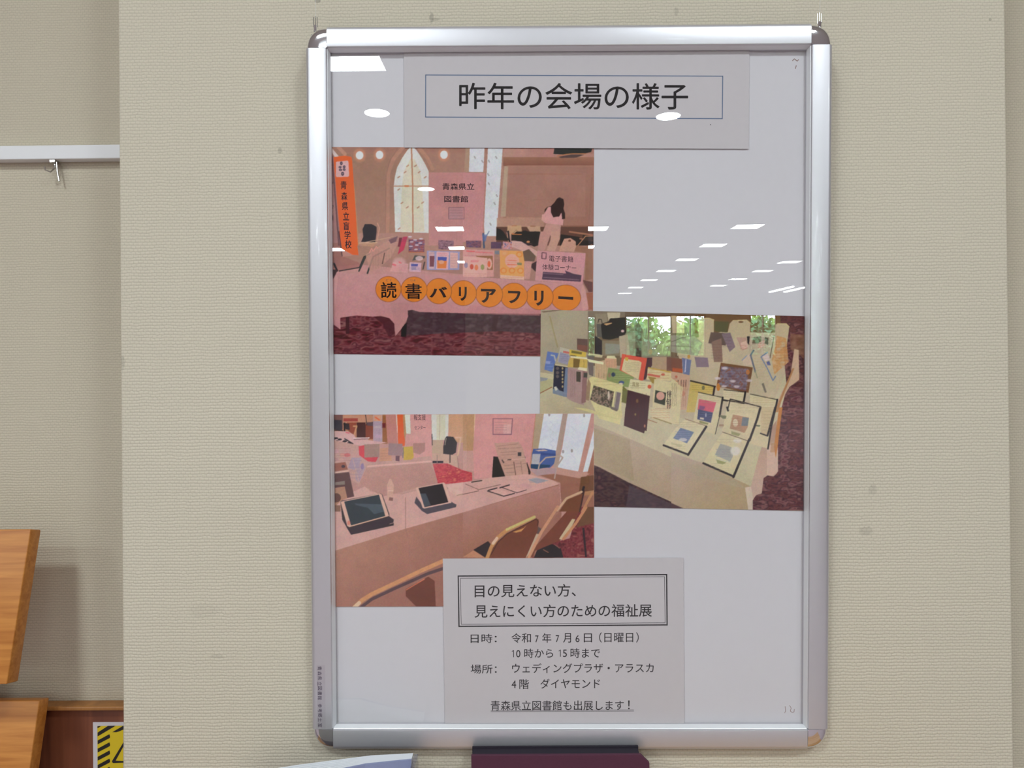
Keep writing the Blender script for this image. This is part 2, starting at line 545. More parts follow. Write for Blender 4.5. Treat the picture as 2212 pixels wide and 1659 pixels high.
def bar(side):
    b = MB(); vs = []
    L = (hw if side in 'tb' else hh)
    for e in (-1, 1):
        for (wv, dp) in prof:
            end = L - CAP - 0.0002
            if wv > 0.0258:
                end = L - 0.0284 + (0.0286 - wv)
            p = e * end
            q = (hh if side in 'tb' else hw) - wv
            if side == 't': vs.append((p, dp, q))
            if side == 'b': vs.append((-p, dp, -q))
            if side == 'r': vs.append((q, dp, -p))
            if side == 'l': vs.append((-q, dp, p))
    n = len(prof); fs = [(i, i + 1, n + i + 1, n + i) for i in range(n - 1)] + [(n - 1, 0, n, 2 * n - 1)]
    fs += [tuple(range(n - 1, -1, -1)), tuple(range(n, 2 * n))]
    fs = [f for f in fs]
    def part_of(sel, mm):
        used = sorted({i for f in sel for i in f}); mp = {i: k for k, i in enumerate(used)}
        b.add([vs[i] for i in used], [tuple(mp[i] for i in f) for f in sel], mm)
    lipf = [f for f in fs if len(f) == 4 and f[0] in (9, 10)]
    part_of([f for f in fs if f not in lipf], M['alu']); part_of(lipf, M['lip'])
    o = fpart(b, {'t': 'top_bar', 'b': 'bottom_bar', 'l': 'side_bar', 'r': 'side_bar'}[side], smooth=True)
    return o


bars = {s: bar(s) for s in 'tblr'}


def cap(sx, sz):
    b = MB(); NA, r0 = 14, CAP
    rp = [(0.02, 0.0), (0.35, -0.0001), (0.62, 0.0001), (0.76, 0.0008), (0.86, 0.0020), (0.93, 0.0040), (0.975, 0.0068), (1.0, 0.0105), (1.0, 0.0165)]
    ox, oz = sx * (hw - r0), sz * (hh - r0)
    vs = [(ox, 0.0, oz)]
    for k in range(NA + 1):
        t = math.pi / 2 * k / NA
        # superellipse outline, a little squarer than a circle
        e = 2.25
        rr = 1 / ((abs(math.cos(t)) ** e + abs(math.sin(t)) ** e) ** (1 / e))
        for (q, dp) in rp:
            vs.append((ox + sx * math.cos(t) * rr * r0 * q, dp - 0.0004, oz + sz * math.sin(t) * rr * r0 * q))
    n = len(rp); fs = []
    flip = sx * sz < 0
    for k in range(NA):
        a, c = 1 + k * n, 1 + (k + 1) * n
        fs.append((0, a, c))
        for i in range(n - 1):
            fs.append((a + i, a + i + 1, c + i + 1, c + i))
    # the two flat cut sides and the back
    for base in (1, 1 + NA * n):
        fs.append(tuple([0] + [base + i for i in range(n)] + [len(vs)]))
    vs.append((ox, 0.0165, oz))
    if flip:
        fs = [tuple(reversed(f)) for f in fs]
    b.add(vs, fs, M['chrome'])
    o = fpart(b, 'corner_cap', smooth=True)
    o['label'] = 'polished chrome corner cap'


for sx in (-1, 1):
    for sz in (-1, 1):
        cap(sx, sz)
IN = 0.0285
b = MB(); b.box((-hw + IN - .0002, D_PAPER - 0.0034, -hh + IN - .0002), (hw - IN + .0002, D_PAPER - 0.0024, hh - IN + .0002), M['clear'])
o = fpart(b, 'clear_cover'); o['label'] = 'clear acrylic cover sheet with mirror reflections'
b = MB(); b.box((-hw + 0.004, D_PAPER + 0.0006, -hh + 0.004), (hw - 0.004, 0.0164, hh - 0.004), mat('backboard', (150, 150, 150), 0.8))
fpart(b, 'backing_board')

# hanging hardware
for sx, px in ((-1, 681), (1, 1770)):
    lx = fl(px, 40, 0.006)[0]
    b = MB(); top = hh
    b.tube([(lx, 0.006, top - 0.004), (lx, 0.006, top + 0.003)], 0.0022, M['chrome'])
    for dx in (-0.0022, 0.0, 0.0024):
        b.tube([(lx + dx, 0.006, top + 0.001), (lx + dx, 0.006, top + 0.013 + (0.001 if dx == 0 else 0))], 0.00055, M['steel'], 8)
    o = fpart(b, 'hanging_clip', smooth=True)
    b = MB(); b.tube([(lx + 0.0006, 0.006, top + 0.012), (lx + 0.0012, 0.004, top + 0.35), (lx + 0.002, 0.0, top + 1.29)], 0.00022, M['wire'], 6)
    o = fpart(b, 'hanging_wire')

# ------------------------------------------------------------------ print helpers
def flat_quad(name, px_corners, depth, thick, mm, label, category, sub=None):
    """a sheet of paper: quad given by photo pixels TL,TR,BR,BL"""
    c = [fl(x, y, depth) for x, y in px_corners]
    (tl, tr, br, bl) = c
    b = MB()
    b.hexa([(bl[0], depth, bl[1]), (br[0], depth, br[1]), (tr[0], depth, tr[1]), (tl[0], depth, tl[1])],
           [(bl[0], depth + thick, bl[1]), (br[0], depth + thick, br[1]), (tr[0], depth + thick, tr[1]), (tl[0], depth + thick, tl[1])], mm)
    return b.build(name, None, MF, label=label, category=category)


_glyph_cache = {}


def text_tris(s, bold=0.0):
    key = (s, bold)
    if key in _glyph_cache:
        return _glyph_cache[key]
    cu = bpy.data.curves.new('t', 'FONT'); cu.body = s; cu.resolution_u = 5; cu.offset = bold; cu.fill_mode = 'FRONT'
    ob = bpy.data.objects.new('t', cu); COL.objects.link(ob)
    dg = bpy.context.evaluated_depsgraph_get(); ev = ob.evaluated_get(dg)
    me = ev.to_mesh(); me.calc_loop_triangles()
    v = np.array([tuple(q.co)[:2] for q in me.vertices]); t = np.array([tuple(q.vertices) for q in me.loop_triangles])
    ev.to_mesh_clear(); bpy.data.objects.remove(ob); bpy.data.curves.remove(cu)
    lo, hi = v.min(0), v.max(0)
    v = (v - lo) / np.maximum(hi - lo, 1e-6)
    _glyph_cache[key] = (v, t)
    return v, t


class Ink:
    """flat printed shapes collected into one mesh on a frame-parallel plane"""

    def __init__(s, depth):
        s.b = MB(); s.depth = depth

    def quadtext(s, txt, tl, tr, bl, mm, bold=0.0):
        v, t = text_tris(txt, bold)
        tl, tr, bl = map(np.array, (tl, tr, bl))
        p = tl + (tr - tl) * v[:, :1] + (bl - tl) * (1 - v[:, 1:2])
        a, c = fl_arr(p[:, 0], p[:, 1], s.depth)
        s.b.add([(a[i], s.depth, c[i]) for i in range(len(a))], t.tolist(), mm)

    def text(s, txt, x0, y0, x1, y1, mm, slope=0.0, bold=0.0, fat=0.0):
        d = (x1 - x0) * slope
        if fat:
            for ex, ey in ((-1, 0), (1, 0), (0, -1), (0, 1)):
                ex, ey = ex * fat, ey * fat
                s.quadtext(txt, (x0 + ex, y0 + ey), (x1 + ex, y0 + d + ey), (x0 + ex, y1 + ey), mm, bold)
            return
        s.quadtext(txt, (x0, y0 - d * 0), (x1, y0 + d), (x0, y1), mm, bold)

    def line(s, p, q, wd, mm):
        p, q = np.array(p, float), np.array(q, float); d = (q - p) / np.linalg.norm(q - p); n = np.array([d[1], -d[0]]) * wd / 2
        e = d * 0
        pts = [p - n - e, q - n + e, q + n + e, p + n - e]
        s.poly(pts, mm)

    def poly(s, pts, mm):
        c = [fl(x, y, s.depth) for x, y in pts]
        area = sum(c[i][0] * c[(i + 1) % len(c)][1] - c[(i + 1) % len(c)][0] * c[i][1] for i in range(len(c)))
        if area < 0: c = c[::-1]
        s.b.add([(x, s.depth, z) for x, z in c], [tuple(range(len(c)))], mm)

    def box(s, pts, wd, mm):
        for i in range(4):
            p, q = np.array(pts[i], float), np.array(pts[(i + 1) % 4], float); d = (q - p) / np.linalg.norm(q - p) * wd / 2
            s.line(p - d, q + d, wd, mm)

    def build(s, name, parent):
        o = s.b.build(name, parent)
        return o


DP = D_PAPER
inx, inz = hw - IN + 0.006, hh - IN + 0.006
b = MB(); b.box((-inx, DP, -inz), (inx, DP + 0.0004, inz), M['white'])
backing = b.build('backing_paper', None, MF, label='white backing paper filling the poster frame behind all prints', category='paper')
tm = mat('tape_mark', (150, 120, 112), 0.7)
for nm, strokes, wd in (('tape_smudge', [[(1712, 131), (1716, 127), (1722, 132), (1725, 129)]], 1.8), ('tape_smudge', [[(1720, 142), (1718, 148)]], 1.8),
                        ('tape_smudge', [[(1696, 1526), (1697, 1536), (1695, 1540)]], 1.1),
                        ('tape_smudge', [[(1706, 1524), (1709, 1530), (1707, 1536), (1711, 1539), (1715, 1538), (1716, 1532)]], 1.1)):
    ik = Ink(DP - 0.00003)
    for pts in strokes:
        for a_, c_ in zip(pts, pts[1:]):
            a_, c_ = np.array(a_, float), np.array(c_, float); d_ = (c_ - a_) / np.linalg.norm(c_ - a_) * wd * .4
            ik.line(a_ - d_, c_ + d_, wd, tm)
    o = ik.build(nm, backing)
    bm_ = bmesh.new(); bm_.from_mesh(o.data); bmesh.ops.remove_doubles(bm_, verts=bm_.verts, dist=1e-7); bm_.to_mesh(o.data); bm_.free()

# ------------------------------------------------------------------ raster painter for the photo prints
SS = 2


class Canvas:
    def __init__(s, x0, y0, x1, y1, base):
        s.x0, s.y0 = x0, y0; s.w = int((x1 - x0) * SS); s.h = int((y1 - y0) * SS)
        s.a = np.ones((s.h, s.w, 3)) * np.array(base, float)
        gy, gx = np.mgrid[0:s.h, 0:s.w]
        s.X = x0 + (gx + .5) / SS; s.Y = y0 + (gy + .5) / SS

    def win(s, xa, ya, xb, yb):
        i0 = max(0, int((xa - s.x0) * SS) - 1); i1 = min(s.w, int((xb - s.x0) * SS) + 2)
        j0 = max(0, int((ya - s.y0) * SS) - 1); j1 = min(s.h, int((yb - s.y0) * SS) + 2)
        return slice(j0, j1), slice(i0, i1)

    def mask_poly(s, P, sl):
        X, Y = s.X[sl], s.Y[sl]; m = np.zeros(X.shape, bool); n = len(P)
        for i in range(n):
            xa, ya = P[i]; xb, yb = P[(i + 1) % n]
            if ya == yb: continue
            c = (ya > Y) != (yb > Y)
            m ^= c & (X < (xb - xa) * (Y - ya) / (yb - ya) + xa)
        return m

    def put(s, sl, m, col, al=1.0):
        if m.size == 0: return
        reg = s.a[sl]
        if callable(col):
            cc = col(s.X[sl], s.Y[sl])
        else:
            cc = np.array(col, float) * np.ones(m.shape + (3,))
        k = (m * al)[..., None]
        s.a[sl] = reg * (1 - k) + cc * k

    def poly(s, Z, pts, col, al=1.0):
        P = [(Z[0] + x / Z[2], Z[1] + y / Z[2]) for x, y in pts]
        xs = [p[0] for p in P]; ys = [p[1] for p in P]
        sl = s.win(min(xs), min(ys), max(xs), max(ys))
        s.put(sl, s.mask_poly(P, sl).astype(float), col, al)

    def rect(s, Z, x0, y0, x1, y1, col, al=1.0):
        s.poly(Z, [(x0, y0), (x1, y0), (x1, y1), (x0, y1)], col, al)

    def ell(s, Z, cx, cy, rx, ry, col, al=1.0, soft=0.0):
        cx, cy, rx, ry = Z[0] + cx / Z[2], Z[1] + cy / Z[2], rx / Z[2], ry / Z[2]
        k = 1 + soft
        sl = s.win(cx - rx * k, cy - ry * k, cx + rx * k, cy + ry * k)
        d = np.sqrt(((s.X[sl] - cx) / rx) ** 2 + ((s.Y[sl] - cy) / ry) ** 2)
        m = (d < 1).astype(float) if soft == 0 else np.clip((k - d) / (2 * soft), 0, 1)
        s.put(sl, m, col, al)

    def line(s, Z, pts, wd, col, al=1.0):
        P = [np.array((Z[0] + x / Z[2], Z[1] + y / Z[2])) for x, y in pts]; wd = wd / Z[2] / 2
        for a, b in zip(P, P[1:]):
            sl = s.win(min(a[0], b[0]) - wd, min(a[1], b[1]) - wd, max(a[0], b[0]) + wd, max(a[1], b[1]) + wd)
            X, Y = s.X[sl], s.Y[sl]; d = b - a; L = max((d ** 2).sum(), 1e-9)
            t = np.clip(((X - a[0]) * d[0] + (Y - a[1]) * d[1]) / L, 0, 1)
            m = ((X - a[0] - t * d[0]) ** 2 + (Y - a[1] - t * d[1]) ** 2 < wd * wd).astype(float)
            s.put(sl, m, col, al)

    def mottle(s, seed):
        m = 1 + 0.05 * (vnoise(s.X, s.Y, 34, 30, seed) - .5) + 0.03 * (vnoise(s.X, s.Y, 9, 8, seed + 1) - .5) + 0.05 * (vnoise(s.X, s.Y, 2.2, 2.2, seed + 2) - .5)
        s.a *= m[..., None]
        for k in range(3):
            s.a[..., k] *= 1 + 0.025 * (vnoise(s.X, s.Y, 12, 12, seed + 5 + k) - .5)

    def desat(s, k):
        g = s.a.mean(-1, keepdims=True); s.a = s.a * (1 - k) + g * k

    def script(s, Z, x0, y0, x1, y1, n, col, vert=False, al=.6, wd=7):
        """rows of tiny illegible print"""
        for i in range(n):
            t = (i + .5) / n
            if vert:
                x = x0 + (x1 - x0) * t; y = y0
                while y < y1:
                    L = 8 + NR.rand() * 12; s.line(Z, [(x + NR.randn() * 2, y), (x + NR.randn() * 3, min(y + L, y1))], wd, col, al); y += L + 6
            else:
                y = y0 + (y1 - y0) * t; x = x0
                while x < x1:
                    L = 8 + NR.rand() * 14; s.line(Z, [(x, y + NR.randn() * 2), (min(x + L, x1), y + NR.randn() * 3)], wd, col, al); x += L + 7

    def blur(s, sg):
        k = int(sg * 3 + 1); x = np.arange(-k, k + 1); g = np.exp(-x * x / (2 * sg * sg)); g /= g.sum()
        for ax in (0, 1):
            p = np.pad(s.a, [(k, k) if i == ax else (0, 0) for i in range(3)], mode='edge')
            s.a = sum(g[i] * (p[i:i + s.a.shape[0]] if ax == 0 else p[:, i:i + s.a.shape[1]]) for i in range(2 * k + 1))


def vnoise(X, Y, sx, sy, seed):
    """smooth value noise over photo-pixel coordinates"""
    x, y = X / sx, Y / sy
    xi, yi = np.floor(x).astype(int), np.floor(y).astype(int); fx, fy = x - xi, y - yi
    fx, fy = fx * fx * (3 - 2 * fx), fy * fy * (3 - 2 * fy)

    def h(a, b):
        v = np.sin(a * 127.1 + b * 311.7 + seed * 74.7) * 43758.5453
        return v - np.floor(v)
    return (h(xi, yi) * (1 - fx) + h(xi + 1, yi) * fx) * (1 - fy) + (h(xi, yi + 1) * (1 - fx) + h(xi + 1, yi + 1) * fx) * fy


def mixn(cols, sx, sy, seed):
    cols = np.array(cols, float)

    def f(X, Y):
        n = 0.6 * vnoise(X, Y, sx, sy, seed) + 0.4 * vnoise(X, Y, sx / 2.3, sy / 2.3, seed + 3)
        n = np.clip((n - .2) / .6, 0, 0.9999) * (len(cols) - 1); i = n.astype(int); t = (n - i)[..., None]
        return cols[i] * (1 - t) + cols[i + 1] * t
    return f


def grad(p, q, c0, c1, amp=0):
    p, q = np.array(p, float), np.array(q, float); d = q - p; L = (d ** 2).sum(); c0, c1 = np.array(c0, float), np.array(c1, float)

    def f(X, Y):
        t = np.clip(((X - p[0]) * d[0] + (Y - p[1]) * d[1]) / L, 0, 1)[..., None]
        return c0 * (1 - t) + c1 * t
    return f


LIT = np.array([0.70, 0.70, 0.70])      # how bright an ideal white print shows under the cover
HAZE = np.array([0.020, 0.019, 0.018])  # mean mirror image of the room in the cover


def ink_albedo(rgb255):
    c = rgb255 / 255.0
    l = np.where(c <= 0.04045, c / 12.92, ((c + 0.055) / 1.055) ** 2.4)
    return np.clip((l - HAZE) / LIT, 0.004, 0.92)


def photo_sheet(name, cv, corners, depth, thick, label):
    """dense sheet whose vertices carry the printed picture"""
    tl, tr, br, bl = [np.array(c, float) for c in corners]
    nx = int(max(np.linalg.norm(tr - tl), np.linalg.norm(br - bl)) / 1.15); ny = int(max(np.linalg.norm(bl - tl), np.linalg.norm(br - tr)) / 1.15)
    u, v = np.meshgrid(np.linspace(0, 1, nx), np.linspace(0, 1, ny))
    P = (tl * (1 - u)[..., None] + tr * u[..., None]) * (1 - v)[..., None] + (bl * (1 - u)[..., None] + br * u[..., None]) * v[..., None]
    px, py = P[..., 0], P[..., 1]
    gx = np.clip((px - cv.x0) * SS - .5, 0, cv.w - 1.001); gy = np.clip((py - cv.y0) * SS - .5, 0, cv.h - 1.001)
    xi, yi = gx.astype(int), gy.astype(int); fx, fy = (gx - xi)[..., None], (gy - yi)[..., None]
    a = cv.a
    c = (a[yi, xi] * (1 - fx) + a[yi, xi + 1] * fx) * (1 - fy) + (a[yi + 1, xi] * (1 - fx) + a[yi + 1, xi + 1] * fx) * fy
    c = c + NR.normal(size=c.shape) * 2.5
    c = ink_albedo(np.clip(c, 0, 255))
    lx, lz = fl_arr(px, py, depth)
    co = np.stack([lx, np.full_like(lx, depth), lz], -1).reshape(-1, 3)
    N = nx * ny
    back = np.array([[fl(*p, depth)[0], depth + thick, fl(*p, depth)[1]] for p in corners])
    co = np.concatenate([co, back])
    idx = np.arange(N).reshape(ny, nx)
    q = np.stack([idx[1:, :-1], idx[1:, 1:], idx[:-1, 1:], idx[:-1, :-1]], -1).reshape(-1, 4)
    me = bpy.data.meshes.new(name)
    me.vertices.add(len(co)); me.vertices.foreach_set('co', co.astype(np.float32).ravel())
    me.loops.add(len(q) * 4 + 4); me.polygons.add(len(q) + 1)
    loops = np.concatenate([q.ravel(), [N, N + 1, N + 2, N + 3]]).astype(np.int32)
    me.loops.foreach_set('vertex_index', loops)
    me.polygons.foreach_set('loop_start', (np.arange(len(q) + 1) * 4).astype(np.int32))
    me.update(calc_edges=True)
    at = me.color_attributes.new('ink', 'FLOAT_COLOR', 'POINT')
    full = np.ones((len(co), 4), np.float32); full[:N, :3] = c.reshape(-1, 3); full[N:, :3] = 0.8
    at.data.foreach_set('color', full.ravel())
    me.materials.append(M['vprint'])
    return link(name, me, None, MF, label=label, category='photo print')


_inkm = {}


def inkc(c, nm='ink'):
    k = tuple(c)
    if k not in _inkm:
        a = ink_albedo(np.array(c, float))
        m = mat('print_' + nm, (100, 100, 100), 0.6, spec=0.2)
        m.node_tree.nodes['Principled BSDF'].inputs['Base Color'].default_value = (*a, 1)
        _inkm[k] = m
    return _inkm[k]


# ================================================================== UPPER PHOTO PRINT (pink hall, display table with orange discs)
Z1, Z2, Z3, Z4 = (700, 300, 7.373), (1000, 300, 7.373), (700, 500, 6.033), (1000, 500, 6.033)
I = (0, 0, 1)
c = Canvas(708, 310, 1290, 775, (163, 120, 108))
c.rect(I, 708, 310, 1290, 560, grad((760, 320), (1000, 520), (150, 112, 92), (170, 126, 112)))
c.rect(I, 708, 310, 1290, 332, grad((900, 318), (900, 336), (152, 104, 90), (164, 120, 104)), .7)
c.poly(Z1, [(90, 130), (250, 130), (560, 470), (590, 1500), (90, 1500)], (158, 116, 98), .6)
# arch mouldings
c.line(Z1, [(1260, 130), (1100, 330), (1020, 560), (1010, 1500)], 60, (176, 128, 108), .8)
c.line(Z1, [(1180, 130), (1040, 360), (990, 600), (975, 1500)], 10, (140, 96, 84), .5)
c.line(Z1, [(1500, 130), (1640, 300), (1730, 480)], 60, (178, 130, 108), .8)
c.line(Z1, [(230, 130), (330, 240)], 60, (190, 138, 118), .7)
c.poly(Z1, [(95, 140), (130, 150), (235, 280), (180, 300), (110, 200)], (206, 186, 180))
# round spots
for (x, y) in ((566, 262), (884, 255), (1910, 252)):
    c.ell(Z1, x, y, 96, 108, (206, 138, 108), .55, .2)
    c.ell(Z1, x, y, 60, 66, (226, 218, 214), 1, .08)
# arched window
arch = [(1385, 128), (1330, 175), (1240, 310), (1165, 450), (1128, 600), (1108, 760), (1118, 1050), (1132, 1480), (1668, 1500), (1668, 520), (1620, 420), (1560, 310), (1480, 190), (1420, 128)]
c.poly(Z1, arch, (208, 204, 198))
c.poly(Z1, [(1385, 300), (1270, 520), (1240, 760), (1210, 1480), (1600, 1480), (1560, 700), (1520, 480), (1440, 330)], (204, 192, 164), .75)
c.line(Z1, [(1392, 128), (1412, 760), (1415, 1490)], 22, (176, 124, 96))
c.line(Z1, [(1110, 752), (1668, 752)], 18, (182, 130, 100)); c.line(Z1, [(1290, 752), (1345, 752)], 26, (196, 120, 80))
for (x, y) in ((1330, 430), (1455, 430), (1290, 530), (1515, 530), (1190, 608), (1610, 612), (1190, 805), (1240, 1020), (1570, 1015), (1325, 1090), (1500, 1090), (1195, 1430)):
    c.line(Z1, [(x - 14, y + 10), (x + 14, y - 10)], 20, (172, 122, 96), .8)
# lower bay wall
c.rect(Z1, 520, 1500, 1900, 1700, (172, 128, 116), .9)
# framed seat back black
c.poly(Z1, [(650, 1358), (760, 1358), (835, 1400), (835, 1500), (815, 1650), (590, 1640), (625, 1560), (612, 1440)], (46, 42, 46))
c.line(Z1, [(850, 1340), (880, 1420), (850, 1620)], 14, (196, 146, 126))
c.poly(Z3, [(450, 150), (690, 140), (640, 200), (500, 190)], (176, 134, 108))
c.line(Z3, [(450, 150), (690, 145)], 12, (200, 164, 134))
# pink poster board
c.poly(Z1, [(1670, 535), (2212, 535), (2212, 1700), (1668, 1700)], (184, 128, 124))
c.poly(Z2, [(0, 535), (355, 545), (310, 1640), (0, 1640)], (190, 132, 130))
c.line(Z1, [(2118, 540), (2112, 1640)], 6, (164, 112, 104), .6)
c.line(Z2, [(370, 545), (325, 1640)], 20, (176, 120, 106))
c.poly(Z1, [(1985, 1090), (2212, 1090), (2212, 1270), (1985, 1270)], (170, 128, 134), .6)
c.line(Z1, [(1985, 1090), (2230, 1090), (2230, 1275), (1985, 1275), (1985, 1090)], 8, (120, 84, 94))
for y in (1135, 1180, 1225):
    c.line(Z1, [(2000, y), (2210, y)], 7, (140, 100, 108), .7)
# white shoji panels
c.poly(Z2, [(40, 130), (110, 130), (95, 530), (20, 530)], (170, 136, 114))
c.poly(Z2, [(110, 130), (345, 130), (325, 528), (95, 525)], (206, 204, 208))
c.poly(Z2, [(398, 135), (635, 135), (545, 1390), (530, 1550), (345, 1545), (335, 1380), (360, 900)], (206, 205, 208))
for (x, y) in ((190, 295), (310, 360), (415, 355), (530, 295), (405, 570), (412, 712), (540, 905), (505, 1030), (440, 1360)):
    c.line(Z2, [(x - 8, y - 14), (x + 8, y + 14)], 20, (150, 140, 138), .8)
for k in range(5):
    c.line(Z2, [(420 + 30 * (k % 2), 260 + k * 240), (470, 330 + k * 240), (420, 380 + k * 240)], 5, (186, 182, 184), .7)
# right wall: shelf of mouldings
c.rect(Z2, 640, 130, 1450, 290, grad((1090, 330), (1200, 330), (176, 134, 120), (176, 122, 114)))
c.rect(Z2, 640, 290, 2090, 430, grad((1080, 340), (1080, 358), (150, 106, 84), (134, 86, 72)))
c.rect(Z2, 640, 430, 2090, 1400, grad((1100, 360), (1270, 480), (164, 120, 104), (150, 106, 92)))
c.rect(Z2, 720, 540, 1950, 1240, (160, 116, 102), .8)
c.poly(Z2, [(660, 430), (720, 440), (680, 1240), (600, 1240)], (176, 152, 130), .9)
c.line(Z2, [(700, 430), (2080, 430)], 10, (176, 128, 108), .8)
c.line(Z2, [(720, 560), (1900, 560)], 14, (152, 100, 80), .6)
c.line(Z2, [(700, 1250), (1260, 1260)], 12, (180, 136, 116), .8); c.line(Z2, [(2060, 560), (2000, 1400)], 16, (140, 98, 82), .7)
c.rect(Z2, 540, 1260, 1290, 1400, (176, 134, 116), .8)
c.rect(Z2, 1550, 1380, 2090, 1500, (134, 92, 76), .9)
# dark unit at the top
c.poly(Z2, [(1460, 140), (2060, 150), (2040, 210), (1940, 230), (1760, 230), (1600, 250), (1440, 240)], (40, 44, 40))
c.line(Z2, [(1500, 275), (1650, 245), (1760, 235), (1960, 235)], 14, (170, 110, 70)); c.poly(Z2, [(1520, 285), (1740, 245), (1940, 250), (1800, 300), (1560, 305)], (84, 66, 62))
# chairs and bags
c.rect(Z2, 530, 1400, 2090, 1700, (96, 66, 56))
c.poly(Z2, [(710, 1380), (930, 1380), (940, 1500), (720, 1640), (700, 1560)], (188, 148, 116)); c.poly(Z2, [(1010, 1390), (1230, 1390), (1240, 1560), (1120, 1560)], (186, 146, 122))
c.line(Z2, [(780, 1385), (850, 1385)], 12, (176, 110, 80)); c.line(Z2, [(1080, 1390), (1150, 1392)], 14, (150, 100, 76))
c.poly(Z2, [(540, 1420), (600, 1440), (640, 1470), (700, 1560), (740, 1620), (525, 1610)], (40, 32, 34))
c.poly(Z2, [(770, 1510), (940, 1525), (960, 1460), (1010, 1460), (1080, 1560), (1140, 1470), (1230, 1480), (1250, 1700), (780, 1700)], (38, 34, 40))
c.line(Z2, [(800, 1500), (850, 1450), (900, 1500)], 8, (150, 110, 86)); c.line(Z2, [(780, 1510), (930, 1515)], 14, (190, 110, 70))
c.poly(Z2, [(1560, 1520), (1850, 1560), (1900, 1600), (2080, 1560), (2080, 1700), (1540, 1700)], (44, 34, 34))
c.line(Z2, [(1700, 1480), (2060, 1530)], 26, (158, 106, 84)); c.line(Z2, [(1860, 1590), (2060, 1620)], 16, (168, 112, 88))
c.poly(Z4, [(1320, 95), (1400, 85), (1470, 130), (1475, 200), (1450, 262), (1250, 255), (1280, 180)], (188, 142, 122)); c.ell(Z4, 1390, 120, 18, 14, (110, 70, 56))
c.poly(Z4, [(1480, 180), (1600, 200), (1690, 160), (1690, 620), (1590, 640), (1600, 280), (1450, 260)], (146, 104, 84))
c.poly(Z4, [(1560, 40), (1690, 60), (1690, 120), (1560, 120)], (60, 50, 46)); c.line(Z4, [(1500, 180), (1600, 60), (1690, 60)], 12, (170, 122, 92))
c.poly(Z4, [(1560, 630), (1690, 660), (1690, 790), (1640, 790), (1580, 680)], (104, 70, 66)); c.rect(Z4, 1600, 800, 1690, 1020, (156, 96, 76))
# person seen from behind, pale top and trousers, long dark hair
c.poly(Z2, [(1330, 1340), (1560, 1370), (1550, 1530), (1500, 1700), (1210, 1700), (1250, 1560), (1290, 1430)], (184, 138, 126))
c.poly(Z2, [(1380, 1530), (1420, 1560), (1370, 1700), (1340, 1700)], (112, 76, 70))
c.poly(Z4, [(1010, 0), (1150, 0), (1120, 110), (1060, 250), (970, 250), (990, 100)], (182, 134, 124)); c.poly(Z4, [(1150, 0), (1260, 0), (1265, 90), (1200, 255), (1090, 250), (1140, 110)], (186, 142, 126))
c.poly(Z2, [(1370, 1080), (1460, 1070), (1560, 1120), (1600, 1300), (1590, 1380), (1560, 1370), (1310, 1340), (1260, 1300), (1300, 1180)], (200, 146, 142))
c.poly(Z2, [(1260, 1200), (1310, 1200), (1290, 1300), (1250, 1290)], (204, 150, 140))
c.poly(Z2, [(1540, 930), (1600, 960), (1615, 1040), (1600, 1110), (1625, 1180), (1628, 1270), (1580, 1280), (1570, 1170), (1530, 1240), (1490, 1240), (1440, 1250), (1400, 1170), (1400, 1085), (1350, 1085), (1300, 1180), (1300, 1130), (1340, 1085), (1400, 1070), (1460, 1010), (1500, 950)], (54, 36, 36))
# table: books and cloth
c.poly(Z3, [(80, 480), (450, 430), (1810, 560), (1810, 640), (80, 700)], (188, 136, 130))
cloth = [(160, 530), (560, 560), (1100, 545), (1810, 580), (3380, 690), (3430, 900), (3440, 1020), (3300, 1080), (1810, 1065), (1250, 1050), (1150, 1022), (1090, 1030), (1095, 1110), (1060, 1190), (1000, 1280), (930, 1360), (915, 1200), (850, 1130), (740, 1100), (640, 1110), (420, 1095), (210, 1125), (215, 1280), (150, 1230), (80, 1190), (80, 690)]
# carpet first
c.rect(Z3, 80, 1040, 3420, 1620, mixn([(72, 34, 40), (98, 44, 50), (122, 72, 74), (84, 40, 48), (128, 84, 82)], 22, 8, 1))
c.poly(Z3, [(1090, 1020), (2820, 1090), (2820, 1330), (2300, 1300), (1500, 1330), (1000, 1370), (1010, 1200)], mixn([(76, 66, 66), (64, 46, 52), (88, 72, 74)], 14, 8, 2), .9)
c.poly(Z3, [(640, 1110), (850, 1110), (910, 1180), (920, 1370), (840, 1370), (760, 1200)], (76, 40, 46), .8)
c.rect(Z3, 285, 1105, 330, 1330, (70, 40, 44)); c.poly(Z3, [(1010, 1240), (1080, 1180), (1070, 1380), (1000, 1370)], (42, 24, 32))
c.poly(Z4, [(400, 1100), (470, 1090), (430, 1290), (370, 1290)], (64, 40, 44), .7)
for k in range(46):
    x = 90 + (k * 397) % 2700; y = 1340 + (k * 131) % 260
    c.line(Z3, [(x, y + 20), (x + 50, y - 8), (x + 120, y + 6)], 15, ((158, 104, 98), (128, 62, 66), (176, 124, 112))[k % 3], .2)
c.poly(Z3, cloth, grad((760, 560), (760, 700), (192, 140, 138), (186, 130, 130)))
c.poly(Z3, [(80, 700), (160, 560), (180, 600), (120, 1180), (80, 1190)], (206, 156, 152), .5)
c.poly(Z3, [(860, 930), (1100, 930), (1080, 1180), (940, 1340), (910, 1140)], (176, 126, 122), .5)
c.poly(Z4, [(1560, 680), (1600, 760), (1640, 1010), (1560, 1030), (1530, 800)], (200, 148, 142), .7)
c.poly(Z4, [(100, 960), (1000, 1010), (1000, 1100), (0, 1070)], (182, 120, 120), .5)
c.poly(Z3, [(80, 330), (230, 320), (440, 400), (500, 450), (200, 520), (110, 480)], (150, 96, 90), .7)
